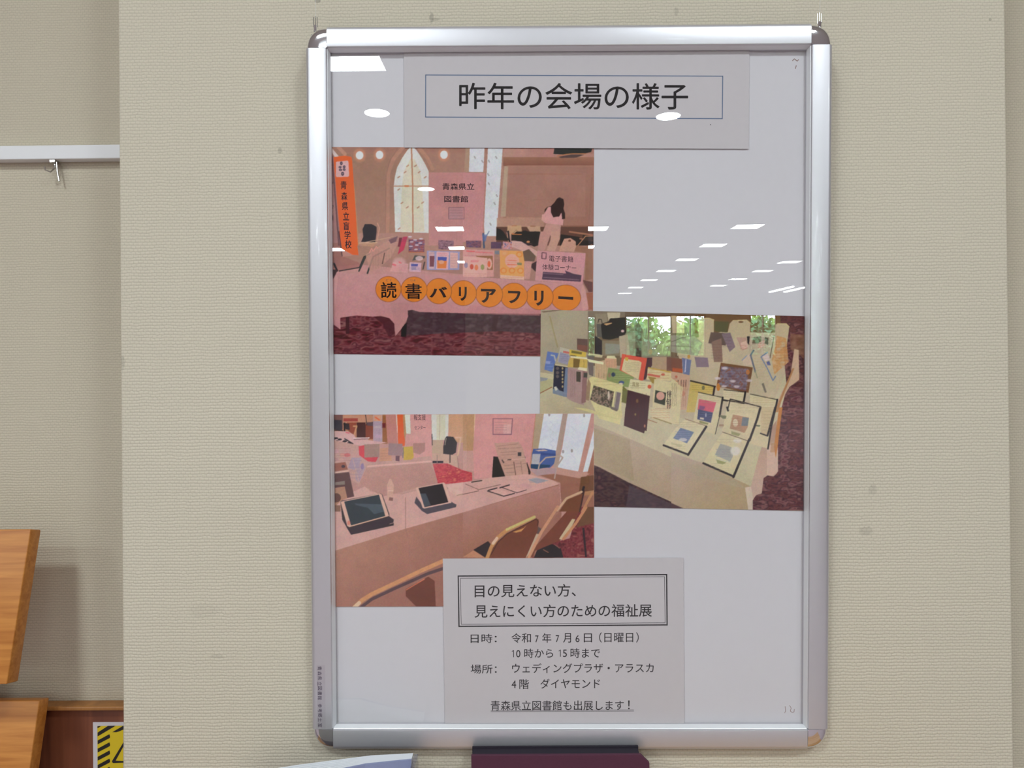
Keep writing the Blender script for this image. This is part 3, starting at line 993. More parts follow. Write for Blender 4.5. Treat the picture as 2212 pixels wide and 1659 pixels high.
# left clutter
c.rect(Z3, 80, 0, 220, 440, (146, 98, 92), .8)
for i, (x, y) in enumerate(((500, 170), (560, 150), (620, 130))):
    pass
c.line(Z3, [(200, 515), (460, 470), (520, 330), (600, 290)], 14, (56, 52, 50)); c.line(Z3, [(455, 515), (545, 320)], 20, (58, 60, 56)); c.line(Z3, [(565, 545), (640, 330), (850, 220)], 20, (54, 58, 54))
c.line(Z3, [(130, 420), (170, 510)], 26, (44, 40, 44)); c.poly(Z3, [(80, 490), (180, 500), (130, 600), (80, 680)], (70, 50, 50))
c.poly(Z3, [(540, 300), (700, 200), (930, 70), (1000, 80), (880, 330), (720, 480), (600, 520)], (184, 136, 122), .8)
c.line(Z3, [(590, 280), (620, 220), (640, 260), (680, 195), (700, 220)], 10, (206, 140, 130)); c.line(Z3, [(760, 420), (790, 280)], 12, (90, 66, 60))
c.line(Z3, [(440, 160), (900, 70)], 10, (188, 150, 126)); c.poly(Z3, [(840, 110), (960, 60), (940, 130), (870, 160)], (120, 88, 92))
c.poly(Z3, [(1030, 70), (1090, 65), (1040, 240), (960, 300), (990, 180)], (182, 60, 84)); c.poly(Z3, [(980, 80), (1020, 80), (990, 200), (960, 200)], (112, 50, 58))
c.poly(Z3, [(1100, 100), (1310, 110), (1305, 275), (1100, 275)], mixn([(70, 60, 96), (120, 80, 100), (150, 70, 66), (96, 92, 130)], 5, 4, 5)); c.line(Z3, [(1110, 270), (1305, 272)], 12, (180, 110, 80))
for k in range(8):
    c.ell(Z3, 1120 + (k * 67) % 190, 70 + (k * 41) % 180, 26, 10, (206, 196, 204), .8)
c.poly(Z3, [(1490, 112), (1690, 122), (1685, 240), (1490, 230)], mixn([(104, 70, 84), (150, 110, 120), (84, 56, 70)], 5, 4, 6))
c.poly(Z3, [(1340, 250), (1770, 262), (1760, 500), (1340, 500)], (148, 142, 176)); c.poly(Z3, [(1362, 262), (1440, 268), (1440, 490), (1362, 485)], (196, 160, 160)); c.poly(Z3, [(1465, 262), (1630, 268), (1615, 495), (1460, 490)], (208, 162, 166))
c.poly(Z3, [(1375, 320), (1440, 320), (1430, 460), (1375, 460)], (120, 72, 80)); c.poly(Z3, [(1482, 330), (1600, 335), (1595, 385), (1480, 380)], (74, 82, 150)); c.poly(Z3, [(1475, 375), (1600, 385), (1590, 480), (1475, 480)], (224, 120, 64)); c.ell(Z3, 1530, 400, 36, 26, (212, 150, 120))
c.poly(Z3, [(1640, 270), (1745, 278), (1740, 480), (1640, 480)], (206, 160, 152))
c.poly(Z3, [(900, 400), (1100, 420), (1090, 540), (860, 520)], (200, 148, 144)); c.ell(Z3, 980, 400, 80, 60, (204, 156, 154), .8, .3); c.line(Z3, [(900, 430), (930, 440)], 24, (200, 96, 106)); c.line(Z3, [(980, 400), (1000, 410)], 20, (206, 110, 110))
c.poly(Z3, [(1115, 400), (1270, 410), (1260, 530), (1110, 520)], (206, 164, 172)); c.poly(Z3, [(1135, 420), (1225, 422), (1220, 455), (1135, 455)], (92, 90, 146)); c.poly(Z3, [(1140, 460), (1200, 462), (1200, 500), (1140, 500)], (160, 136, 158))
c.poly(Z3, [(1180, 310), (1320, 320), (1310, 350), (1150, 380)], (84, 80, 76)); c.line(Z3, [(1310, 400), (1290, 490)], 16, (74, 66, 62)); c.ell(Z3, 1240, 350, 50, 30, (214, 180, 182), .8)
# middle and right books
c.poly(Z4, [(40, 122), (240, 122), (235, 212), (40, 205)], mixn([(90, 60, 76), (130, 80, 90), (76, 64, 96)], 5, 4, 7)); c.poly(Z4, [(365, 135), (505, 135), (505, 225), (365, 222)], mixn([(104, 72, 90), (86, 66, 88)], 5, 4, 8))
c.line(Z4, [(265, 30), (275, 210)], 24, (76, 84, 108)); c.line(Z4, [(340, 0), (290, 90)], 14, (120, 126, 150)); c.poly(Z4, [(250, 40), (310, 40), (300, 130), (260, 120)], (84, 104, 150), .7)
c.poly(Z4, [(0, 230), (410, 245), (400, 590), (0, 590)], (202, 144, 138)); c.poly(Z4, [(165, 315), (390, 318), (390, 500), (315, 500), (320, 350), (180, 330)], (150, 100, 74)); c.ell(Z4, 345, 420, 34, 70, (214, 160, 146)); c.ell(Z4, 340, 425, 20, 40, (210, 100, 70))
c.poly(Z4, [(0, 325), (315, 345), (310, 595), (0, 585)], (214, 160, 150)); c.line(Z4, [(50, 255), (150, 262)], 16, (210, 96, 96)); c.line(Z4, [(170, 268), (385, 280)], 12, (210, 110, 112))
for (x, y, cc) in ((40, 440, (150, 130, 150)), (115, 460, (190, 84, 70)), (175, 470, (214, 120, 84)), (255, 465, (146, 140, 90))):
    c.ell(Z4, x, y, 24, 36, cc)
c.poly(Z4, [(415, 250), (475, 250), (475, 300), (415, 295)], (124, 124, 132)); c.poly(Z4, [(100, 375), (210, 375), (200, 400), (100, 400)], (204, 110, 116), .6)
c.poly(Z4, [(480, 245), (800, 258), (795, 630), (485, 610)], (226, 152, 92)); c.ell(Z4, 640, 385, 92, 92, (220, 156, 140)); c.poly(Z4, [(485, 565), (795, 590), (795, 630), (485, 610)], (222, 172, 150))
for (x, y) in ((540, 285), (735, 300), (530, 510), (750, 510), (640, 510)):
    c.ell(Z4, x, y, 44, 40, (232, 128, 64) if x != 540 else (224, 150, 104), .8); c.ell(Z4, x, y, 26, 24, (226, 168, 120), .6)
c.line(Z4, [(590, 375), (690, 380)], 12, (226, 110, 90)); c.line(Z4, [(585, 430), (695, 435)], 14, (226, 110, 84)); c.poly(Z4, [(705, 405), (770, 410), (765, 440), (705, 435)], (130, 124, 92))
c.poly(Z4, [(560, 0), (700, 130), (720, 220), (640, 220), (600, 100)], (180, 136, 126)); c.line(Z4, [(590, 0), (600, 90), (620, 190)], 22, (44, 36, 42))
c.poly(Z4, [(520, 130), (640, 140), (650, 230), (520, 230)], mixn([(180, 110, 100), (206, 150, 150), (84, 90, 130)], 4, 4, 9))
c.poly(Z4, [(640, 120), (760, 130), (970, 260), (960, 330), (740, 240), (640, 200)], (202, 158, 148)); c.poly(Z4, [(700, 0), (1000, 0), (980, 180), (930, 200), (760, 120), (630, 120), (630, 60)], (44, 38, 38)); c.ell(Z4, 850, 135, 22, 14, (196, 130, 90)); c.line(Z4, [(560, 0), (600, 20)], 10, (70, 60, 60))
c.line(Z4, [(640, 35), (760, 40)], 12, (188, 118, 76))
c.poly(Z4, [(780, 260), (860, 230), (950, 320), (930, 390), (800, 385)], (104, 84, 72)); c.poly(Z4, [(870, 450), (900, 420), (970, 380), (960, 530), (930, 510)], (66, 48, 50)); c.poly(Z4, [(800, 390), (900, 390), (870, 620), (800, 620)], (190, 140, 128))
# sign board
c.poly(Z4, [(970, 250), (1600, 285), (1560, 690), (940, 640)], (196, 140, 142))
c.poly(Z4, [(1045, 525), (1345, 548), (1330, 508), (1440, 552), (1545, 570), (1535, 655), (1030, 625)], (82, 62, 78))
for y, k in ((545, 1300), (600, 1510)):
    for x in range(1055, k, 26):
        c.line(Z4, [(x, y + (x - 1055) * .07), (x + 14, y + (x - 1055) * .07)], 14, (150, 118, 128), .6)
c.line(Z4, [(1030, 275), (1085, 280), (1082, 358), (1028, 352), (1030, 275)], 10, (96, 64, 72))
# orange discs
discs = [(838.9, 624.6, 27, 27), (894.3, 625.1, 27.6, 26.5), (947.8, 629, 27.2, 27), (1000.8, 633.1, 28, 26.6), (1056.7, 635.9, 28.6, 27), (1110.2, 639.2, 28.8, 27.4), (1165.8, 641.4, 28.8, 27.4), (1222.3, 643.4, 31.5, 27.5)]
for (x, y, rx, ry) in discs[::-1]:
    c.ell(I, x, y, rx + 1, ry + 1, (140, 76, 50), 1); c.ell(I, x, y, rx, ry, (212, 122, 48))
# banner
c.poly(Z1, [(90, 250), (150, 260), (260, 1659), (90, 1659)], (160, 116, 112)); c.poly(Z1, [(115, 270), (140, 280), (250, 1700), (225, 1700)], (84, 56, 62), .7)
c.poly(Z1, [(150, 290), (240, 278), (330, 268), (430, 285), (445, 310), (480, 800), (525, 1500), (540, 1700), (272, 1700), (215, 1100)], (226, 92, 44))
c.poly(Z1, [(470, 650), (500, 900), (560, 1700), (540, 1700), (480, 800)], (176, 132, 96), .8)
c.poly(Z3, [(195, 0), (405, 0), (450, 310), (340, 300), (235, 230), (220, 150)], (228, 92, 44)); c.poly(Z3, [(235, 230), (340, 285), (380, 310), (240, 330)], (176, 128, 116))
c.line(Z3, [(195, 0), (235, 320)], 12, (70, 50, 56))
c.poly(Z1, [(190, 365), (370, 345), (388, 360), (400, 590), (380, 605), (200, 608), (185, 590)], (206, 160, 158))
for (x, y, rx, ry) in ((275, 390, 20, 30), (295, 555, 24, 32), (255, 450, 24, 18), (320, 445, 22, 22), (262, 495, 26, 18), (320, 490, 22, 20)):
    c.ell(Z1, x, y, rx, ry, (76, 60, 72)); c.ell(Z1, x, y, rx * .35, ry * .4, (150, 120, 130))
c.ell(Z1, 288, 470, 10, 10, (206, 160, 158))
c.script(Z3, 1115, 120, 1300, 260, 5, (190, 150, 160), False, .5); c.script(Z3, 1500, 130, 1680, 225, 4, (170, 130, 140), False, .5); c.script(Z3, 1370, 275, 1440, 320, 2, (150, 110, 130)); c.script(Z3, 1480, 275, 1610, 320, 2, (206, 100, 110))
c.script(Z3, 1650, 290, 1740, 470, 5, (176, 120, 130), False, .5); c.script(Z3, 900, 430, 1080, 520, 4, (206, 120, 130), False, .5); c.script(Z3, 1130, 465, 1250, 510, 3, (140, 120, 150)); c.script(Z4, 30, 300, 160, 330, 1, (190, 110, 120)); c.script(Z4, 20, 540, 300, 580, 2, (180, 120, 110), False, .5)
c.script(Z4, 570, 330, 710, 450, 4, (226, 130, 100), False, .6); c.script(Z4, 500, 580, 780, 615, 1, (190, 120, 100)); c.script(Z4, 50, 130, 230, 200, 4, (150, 110, 130), False, .5); c.script(Z4, 660, 150, 900, 240, 4, (170, 120, 120), False, .5)
c.script(Z3, 620, 250, 900, 480, 8, (150, 110, 100), True, .35); c.script(Z1, 1060, 1560, 1350, 1640, 3, (110, 70, 80), False, .5)
c.mottle(31); c.blur(0.9)
P1c = [(713.2, 317.5), (1283.3, 319.5), (1280.5, 771), (714.2, 764.5)]
p1 = photo_sheet('photo_print', c, P1c, DP - 0.0005, 0.0003, 'upper photo print of a pink hall, display table with orange lettered discs')
i1 = Ink(DP - 0.00056)
dk = inkc((52, 36, 34)); dk2 = inkc((70, 52, 58)); dk3 = inkc((112, 80, 88))


def zt(ink, Z, s, x0, y0, x1, y1, m_, slope=0.0, bold=0.0, fat=0.0):
    ink.text(s, Z[0] + x0 / Z[2], Z[1] + y0 / Z[2], Z[0] + x1 / Z[2], Z[1] + y1 / Z[2], m_, slope, bold, fat)


for ch, x, y in (('青', 310, 735), ('森', 320, 910), ('県', 333, 1070), ('立', 350, 1230), ('盲', 352, 1385), ('学', 372, 1530)):
    zt(i1, Z1, ch, x - 46, y - 64, x + 48, y + 64, dk2, 0.02, 0.0, 0.3)
zt(i1, Z3, '校', 275, 115, 358, 220, dk2, 0.02, 0.0, 0.3)
zt(i1, Z1, '青森県立', 1885, 705, 2212 + 180, 812, dk2, 0, 0.0, 0.2)
zt(i1, Z1, '図書館', 1915, 905, 2212 + 82, 1010, dk2, 0, 0.0, 0.2)
zt(i1, Z3, '読', 742, 662, 942, 866, dk, 0, 0.0, 0.5); zt(i1, Z3, '書', 1062, 676, 1270, 876, dk, 0.02, 0.0, 0.45)
zt(i1, Z3, 'バ', 1372, 722, 1606, 862, dk, 0.0, 0.035); zt(i1, Z3, 'リ', 1756, 722, 1860, 905, dk, 0.0, 0.04)
zt(i1, Z4, 'ア', 235, 745, 432, 930, dk, 0.02, 0.035); zt(i1, Z4, 'フ', 588, 772, 752, 935, dk, 0.03, 0.035)
zt(i1, Z4, 'リ', 930, 772, 1052, 968, dk, 0.0, 0.04); zt(i1, Z4, 'ー', 1243, 842, 1437, 880, dk, 0.06, 0.05)
zt(i1, Z3, 'どく', 805, 618, 882, 650, dk3); zt(i1, Z3, 'じょ', 1128, 618, 1190, 648, dk3)
zt(i1, Z4, '電子書籍', 1122, 312, 1438, 390, dk2, 0.04, 0.0); zt(i1, Z4, '体験コーナー', 1035, 425, 1478, 500, dk2, 0.03, 0.0)
zt(i1, Z1, 'ン', 92, 655, 150, 745, dk2); zt(i1, Z1, 'タ', 92, 1045, 152, 1130, dk2); zt(i1, Z1, 'ー', 100, 1215, 146, 1300, dk2)
i1.build('printed_lettering', p1)['kind'] = 'stuff'

# ================================================================== RIGHT PHOTO PRINT (books on a cream table)
Z5, Z6, Z7, Z8 = (1150, 660, 7.373), (1450, 660, 7.373), (1150, 880, 7.213), (1450, 880, 7.213)
c = Canvas(1160, 662, 1750, 1110, (166, 150, 122))
c.rect(I, 1160, 662, 1275, 800, grad((1170, 670), (1260, 760), (168, 154, 124), (162, 146, 120)))
c.poly(Z5, [(140, 95), (430, 68), (500, 70), (180, 110)], (112, 88, 70)); c.line(Z5, [(280, 180), (400, 660)], 22, (154, 134, 84), .7)
# dim room behind (the mirror image of the windows lies over it)
c.rect(I, 1270, 672, 1750, 790, (118, 96, 72))
c.rect(I, 1270, 672, 1350, 685, (130, 112, 92)); c.rect(I, 1350, 675, 1745, 690, grad((1350, 680), (1640, 680), (112, 92, 76), (104, 72, 44)))
c.rect(I, 1370, 690, 1640, 745, (124, 110, 84)); c.rect(I, 1500, 680, 1745, 720, (116, 82, 52), .9); c.rect(I, 1680, 700, 1745, 760, (110, 74, 54), .9)
# bag on a chair
c.poly(Z5, [(1000, 130), (1180, 130), (1200, 250), (1060, 520), (1010, 520)], (146, 130, 104))
c.poly(Z5, [(1190, 110), (1400, 110), (1390, 210), (1230, 210), (1210, 250)], (188, 172, 140))
c.poly(Z5, [(1100, 290), (1220, 250), (1240, 205), (1480, 190), (1490, 450), (1380, 510), (1230, 545), (1120, 530), (1060, 400)], (48, 46, 44)); c.poly(Z5, [(1020, 290), (1090, 290), (1110, 500), (1030, 500)], (96, 90, 82))
c.poly(Z5, [(1135, 290), (1265, 272), (1270, 285), (1180, 318)], (204, 150, 96)); c.ell(Z5, 1437, 407, 26, 22, (206, 170, 160)); c.line(Z5, [(1045, 270), (1060, 215), (1100, 225), (1110, 280)], 12, (60, 50, 44))
c.poly(Z5, [(1000, 480), (1110, 560), (1110, 790), (1000, 770)], (56, 50, 52)); c.rect(Z5, 1110, 560, 1420, 800, (136, 120, 92)); c.poly(Z5, [(1160, 600), (1400, 620), (1380, 760), (1160, 780)], (140, 140, 124), .9)
c.rect(Z5, 1480, 440, 2212, 830, (140, 130, 104)); c.poly(Z5, [(1380, 490), (1520, 460), (1560, 830), (1400, 830)], (176, 158, 128))
c.rect(Z5, 1640, 120, 1740, 840, (104, 82, 68)); c.rect(Z5, 1740, 440, 2212, 570, (136, 134, 96)); c.rect(Z5, 1650, 680, 1730, 830, (84, 54, 54)); c.ell(Z5, 1880, 740, 34, 40, (168, 136, 96))
c.poly(Z5, [(1000, 770), (1120, 790), (1110, 830), (990, 820)], (190, 176, 130))
# cream table
c.poly(Z5, [(110, 1060), (900, 1180), (1500, 1300), (2900, 1659 - 300), (4000, 380), (4280, 380), (4180, 1200), (4180, 3400), (110, 3400)], (190, 176, 138))
c.poly(Z5, [(2250, 600), (3000, 420), (4150, 440), (4190, 700), (3600, 2100), (1200, 1500), (2400, 1000)], (186, 166, 132))
c.rect(I, 1166, 818, 1300, 893, grad((1166, 820), (1200, 900), (196, 184, 144), (176, 158, 124)))
# table front fall and carpet
c.poly(I, [(1283, 916), (1330, 935), (1400, 965), (1500, 1010), (1610, 1046), (1612, 1102), (1500, 1104), (1283, 1010)], grad((1400, 950), (1400, 1090), (176, 154, 126), (172, 144, 116)))
c.poly(I, [(1283, 925), (1360, 950), (1370, 1040), (1283, 1000)], (160, 140, 104), .6)
c.poly(Z7, [(960, 900), (1060, 940), (1500, 1170), (2164, 1470), (2164, 1600), (960, 1600)], mixn([(64, 40, 40), (84, 58, 54), (56, 36, 42), (96, 60, 56)], 16, 8, 11)); c.poly(Z7, [(1510, 1210), (2164, 1500), (2164, 1600), (1450, 1600)], (82, 70, 78), .6)
c.poly(Z8, [(0, 1480), (200, 1570), (0, 1600)], (84, 58, 60))
c.poly(Z8, [(0, 700), (500, 870), (960, 1100), (1240, 1230), (1250, 1600), (250, 1600), (0, 1490)], grad((1480, 1000), (1560, 1090), (178, 152, 130), (172, 146, 108)))
c.poly(Z8, [(0, 760), (500, 930), (1000, 1140), (1160, 1260), (1000, 1240), (400, 1060), (0, 900)], (168, 152, 122), .5)
c.poly(Z8, [(1150, 1250), (1250, 1230), (1280, 1420), (1270, 1600), (1200, 1600)], (204, 182, 158))
# right carpet
c.poly(Z8, [(1690, -1500), (2120, -1500), (2120, 1610), (1270, 1610), (1268, 1450), (1320, 1370), (1410, 1340), (1440, 1100), (1500, 1060), (1600, 1070), (1650, 1020), (1665, 900), (1640, 400), (1720, 0), (1800, -300)], mixn([(84, 44, 46), (110, 60, 58), (70, 40, 46), (130, 84, 80), (92, 44, 52)], 16, 7, 12))
for k in range(30):
    x = 1700 + (k * 97) % 360; y = 60 + (k * 173) % 1500
    c.line(Z8, [(x, y + 10), (x + 60, y - 10), (x + 130, y)], 14, ((140, 96, 96), (84, 50, 62))[k % 2], .35)
c.poly(Z6, [(1900, 450), (2164, 470), (2164, 900), (2020, 760), (1900, 700)], mixn([(110, 66, 48), (140, 96, 76)], 12, 6, 13))
c.poly(Z8, [(1240, 1230), (1380, 700), (1500, 400), (1640, 200), (1665, 900), (1650, 1020), (1590, 1075), (1500, 1060), (1440, 1100), (1410, 1335), (1320, 1370), (1280, 1430)], grad((1650, 900), (1650, 1060), (170, 128, 100), (198, 162, 142)))
c.poly(Z8, [(1490, 600), (1660, 560), (1665, 1000), (1560, 1070), (1490, 1050)], (204, 168, 146), .8)
c.poly(Z8, [(1680, 0), (1735, 0), (1700, 250), (1665, 560), (1630, 790), (1600, 620), (1640, 300)], (190, 116, 52)); c.poly(Z8, [(1560, 560), (1640, 560), (1620, 700), (1540, 700)], (176, 120, 80), .6)
c.poly(Z6, [(1960, 690), (2030, 710), (2040, 1180), (1880, 1300), (1700, 1620), (1600, 1700), (1900, 1100)], (196, 160, 128)); c.poly(Z6, [(1930, 1000), (1960, 1000), (1760, 1500), (1700, 1700), (1640, 1700)], (170, 110, 60), .8)
# the seats behind
for pts in ([(0, 170), (200, 180), (200, 440), (20, 440)], [(430, 210), (600, 200), (680, 230), (680, 420), (600, 600), (440, 560)], [(980, 240), (1200, 230), (1260, 280), (1250, 620), (880, 520), (930, 290)], [(1690, 290), (1830, 290), (1880, 340), (1840, 640), (1640, 640), (1660, 300)]):
    c.poly(Z6, pts, (188, 166, 128)); c.line(Z6, pts[:3], 12, (204, 180, 120))
c.ell(Z6, 1110, 262, 40, 14, (116, 84, 56)); c.rect(Z6, 210, 160, 370, 480, (126, 118, 102), .8); c.poly(Z6, [(690, 250), (920, 260), (890, 430), (690, 410)], (92, 88, 56))
c.poly(Z6, [(0, 470), (360, 480), (500, 600), (420, 800), (0, 740)], (150, 144, 122)); c.line(Z6, [(0, 580), (180, 510), (360, 480)], 10, (104, 96, 78)); c.line(Z6, [(0, 640), (340, 660)], 8, (110, 100, 86))
# back row books
c.poly(Z6, [(630, 425), (880, 440), (870, 640), (590, 600)], (100, 80, 72)); c.poly(Z6, [(800, 450), (940, 430), (1020, 660), (930, 740)], (128, 104, 112)); c.poly(Z6, [(640, 580), (800, 520), (820, 900), (680, 900)], (136, 104, 88)); c.poly(Z6, [(1040, 510), (1200, 510), (1220, 680), (1130, 720)], (180, 140, 120))
c.poly(Z6, [(1260, 470), (1640, 460), (1580, 850), (1240, 700)], (184, 158, 132)); c.poly(Z6, [(1310, 500), (1430, 490), (1430, 600), (1290, 600)], (112, 88, 72)); c.poly(Z6, [(1490, 500), (1550, 520), (1540, 630), (1490, 600)], (96, 76, 70)); c.poly(Z6, [(1100, 600), (1190, 560), (1230, 660), (1130, 700)], (206, 166, 146)); c.poly(Z6, [(1380, 600), (1500, 540), (1480, 640), (1400, 690)], (208, 160, 140))
c.poly(Z6, [(1205, 490), (1250, 490), (1240, 630), (1215, 600)], (52, 46, 50)); c.line(Z6, [(1640, 480), (1570, 850)], 10, (84, 64, 56))
c.poly(Z6, [(1680, 480), (1830, 520), (1870, 900), (1800, 960), (1640, 1100), (1600, 860), (1660, 640)], mixn([(204, 160, 110), (200, 134, 72), (190, 160, 120)], 9, 9, 14), .9)
c.poly(Z6, [(1130, 860), (1260, 760), (1310, 950), (1160, 960)], (196, 170, 144)); c.line(Z6, [(1310, 715), (1265, 790), (1300, 920), (1340, 1060)], 26, (98, 102, 116)); c.line(Z6, [(1200, 800), (1130, 870)], 18, (130, 140, 160))
c.line(Z6, [(1530, 745), (1430, 820), (1530, 1000), (1620, 1195), (1660, 1130)], 18, (104, 118, 150)); c.poly(Z6, [(1450, 810), (1540, 760), (1580, 860), (1500, 890)], (200, 176, 166)); c.poly(Z6, [(1515, 900), (1560, 880), (1585, 950), (1530, 950)], (84, 92, 140))
c.poly(Z6, [(1440, 1250), (1470, 1230), (1520, 1380), (1490, 1390)], (120, 108, 92)); c.line(Z6, [(1340, 1050), (1370, 1150)], 16, (146, 140, 108))
# picture board
c.poly(Z6, [(0, 830), (170, 850), (180, 1080), (0, 1050)], (128, 78, 62)); c.poly(Z6, [(20, 990), (180, 1010), (180, 1070), (20, 1050)], (186, 84, 48))
c.poly(Z6, [(170, 830), (320, 870), (290, 1110), (190, 1100)], (104, 112, 146)); c.line(Z6, [(235, 860), (220, 1060)], 12, (206, 196, 206)); c.ell(Z6, 280, 815, 24, 30, (196, 140, 60))
c.poly(Z6, [(370, 820), (580, 830), (600, 980), (400, 980)], (130, 108, 118))
c.poly(Z6, [(790, 910), (1300, 985), (1230, 1390), (720, 1290)], (120, 78, 50)); c.poly(Z6, [(800, 960), (1240, 1010), (1190, 1360), (750, 1260)], mixn([(90, 80, 98), (120, 80, 78), (112, 110, 130), (130, 76, 60)], 8, 7, 15))
for (x, y) in ((850, 1000), (980, 1205), (740, 1160), (1240, 1195), (840, 1285), (1040, 1290)):
    c.ell(Z6, x, y, 46, 22, (200, 186, 190), .8, .3)
c.ell(Z6, 750, 1300, 30, 60, (196, 120, 50)); c.ell(Z6, 1220, 1060, 30, 40, (190, 110, 50))
# left rows of books
c.poly(Z5, [(240, 730), (420, 760), (350, 940), (320, 1060), (190, 1020)], (88, 110, 170)); c.line(Z5, [(300, 790), (350, 800), (370, 880)], 22, (170, 166, 160)); c.poly(Z5, [(215, 880), (290, 890), (280, 930), (210, 925)], (150, 160, 196), .7)
c.poly(Z5, [(440, 660), (590, 700), (590, 930), (400, 900)], (180, 170, 150)); c.poly(Z5, [(440, 740), (590, 790), (580, 950), (410, 900)], (146, 140, 160)); c.poly(Z5, [(490, 720), (590, 740), (585, 770), (490, 750)], (198, 96, 84))
c.poly(Z5, [(590, 700), (860, 745), (850, 820), (590, 800)], (206, 172, 60)); c.poly(Z5, [(625, 715), (790, 745), (785, 780), (620, 755)], (120, 104, 50)); c.poly(Z5, [(600, 790), (700, 800), (690, 830), (600, 815)], (76, 66, 50))
c.poly(Z5, [(610, 820), (880, 860), (870, 1010), (740, 990), (560, 980), (575, 880)], (200, 164, 74)); c.poly(Z5, [(655, 840), (760, 860), (740, 990), (650, 985)], (120, 92, 44)); c.poly(Z5, [(600, 800), (880, 830), (880, 860), (610, 830)], (220, 206, 160))
c.poly(Z5, [(710, 525), (880, 535), (880, 750), (710, 700)], (104, 78, 70)); c.poly(Z5, [(720, 620), (880, 640), (870, 740), (720, 700)], (130, 80, 66))
c.poly(Z5, [(870, 790), (980, 800), (970, 1130), (900, 1100)], (112, 98, 92))
c.poly(Z5, [(350, 930), (560, 970), (545, 1460), (325, 1390)], (40, 42, 60)); c.poly(Z5, [(525, 990), (565, 990), (550, 1460), (490, 1450)], (106, 120, 146)); c.poly(Z5, [(325, 1340), (380, 1290), (430, 1350), (540, 1390), (540, 1460), (325, 1400)], (116, 126, 144)); c.poly(Z5, [(340, 1300), (380, 1285), (405, 1340), (370, 1360)], (196, 186, 170))
c.poly(Z5, [(360, 930), (560, 960), (560, 985), (355, 950)], (196, 180, 140))
for y in (1000, 1070, 1130): c.ell(Z5, 400, y, 26, 26, (96, 84, 84))
for y in (1000, 1060, 1110, 1170, 1220, 1290): c.ell(Z5, 480, y, 14, 20, (170, 146, 100))
c.poly(Z5, [(565, 985), (740, 1010), (800, 1040), (830, 1500), (820, 1590), (640, 1530), (548, 1475)], (166, 130, 124)); c.poly(Z5, [(800, 1040), (880, 1050), (850, 1540), (780, 1560)], (140, 100, 96)); c.poly(Z5, [(700, 1050), (770, 1055), (768, 1220), (700, 1210)], (74, 66, 56)); c.poly(Z5, [(820, 1070), (880, 1075), (870, 1150), (815, 1145)], (70, 70, 64)); c.poly(Z5, [(740, 980), (870, 1000), (865, 1050), (720, 1020)], (214, 196, 160))
c.poly(Z5, [(110, 1130), (330, 1180), (320, 1290), (120, 1400)], (176, 168, 120)); c.line(Z5, [(115, 1400), (310, 1300)], 14, (150, 90, 60)); c.poly(Z5, [(125, 1140), (250, 1160), (230, 1190), (130, 1210)], (140, 140, 146))
# page rows
c.poly(Z5, [(1000, 900), (1340, 830), (1340, 1000), (1210, 1010), (1190, 1200), (1000, 1150)], (196, 164, 120)); c.poly(Z5, [(1150, 840), (1340, 840), (1350, 990), (1180, 980)], (206, 152, 116))
for x in range(1020, 1340, 26): c.line(Z5, [(x, 880), (x + 4, 1150 if x < 1190 else 990)], 5, (150, 112, 84), .7)
c.poly(Z5, [(870, 850), (1130, 900), (1130, 940), (900, 900)], (222, 210, 160)); c.poly(Z5, [(1190, 800), (1310, 800), (1340, 850), (1180, 840)], (214, 200, 150)); c.poly(Z5, [(900, 760), (1080, 780), (1080, 800), (880, 790)], (196, 190, 140))
c.poly(Z5, [(1210, 990), (1400, 1020), (1640, 1090), (1560, 1300), (1400, 1290), (1230, 1210), (1180, 1180)], (132, 144, 84)); c.ell(Z5, 1290, 1100, 34, 34, (60, 70, 90)); c.ell(Z5, 1225, 1110, 22, 40, (150, 120, 90)); c.ell(Z5, 1420, 1225, 44, 26, (70, 84, 130)); c.ell(Z5, 1410, 1250, 30, 20, (206, 180, 160))
c.poly(Z5, [(1430, 770), (1830, 840), (1770, 1190), (1720, 1200), (1700, 1180), (1390, 1030)], (218, 82, 62)); c.poly(Z5, [(1460, 845), (1700, 880), (1740, 910), (1690, 1180), (1420, 1030)], (206, 184, 136)); c.poly(Z5, [(1480, 820), (1530, 830), (1520, 885), (1480, 870)], (206, 160, 60))
c.poly(Z5, [(1830, 830), (1910, 830), (1900, 960), (1800, 1180), (1770, 1180)], (84, 54, 60)); c.rect(Z5, 1910, 820, 2140, 1040, (172, 140, 108)); c.rect(Z5, 2140, 820, 2212, 1040, (120, 80, 68))
c.poly(Z5, [(1840, 980), (2212, 1060), (2212, 1200), (1820, 1180)], (206, 184, 132)); c.line(Z5, [(1850, 990), (2200, 1060)], 20, (190, 150, 60)); c.line(Z5, [(1850, 1100), (2020, 1130)], 34, (206, 96, 76)); c.ell(Z5, 2080, 1100, 30, 20, (196, 90, 70)); c.poly(Z5, [(1840, 1130), (1970, 1150), (1940, 1250), (1900, 1230)], (160, 130, 60))
c.poly(Z6, [(0, 1050), (300, 1110), (240, 1659), (0, 1659)], (196, 152, 122)); c.ell(Z6, 80, 1135, 20, 20, (196, 96, 70)); c.line(Z6, [(0, 1190), (90, 1210)], 18, (190, 90, 60)); c.ell(Z6, 180, 1400, 44, 44, (196, 120, 90), .8)
for x in (110, 160, 200, 235): c.line(Z6, [(x, 1190), (x - 5, 1290)], 14, (120, 84, 70))
c.poly(Z6, [(310, 1190), (400, 1210), (700, 1290), (680, 1420), (430, 1380), (380, 1700), (240, 1700)], (200, 170, 84)); c.line(Z6, [(310, 1200), (700, 1290)], 24, (58, 50, 46)); c.line(Z6, [(690, 1290), (670, 1420)], 30, (58, 46, 46)); c.ell(Z6, 510, 1310, 24, 34, (110, 108, 70))
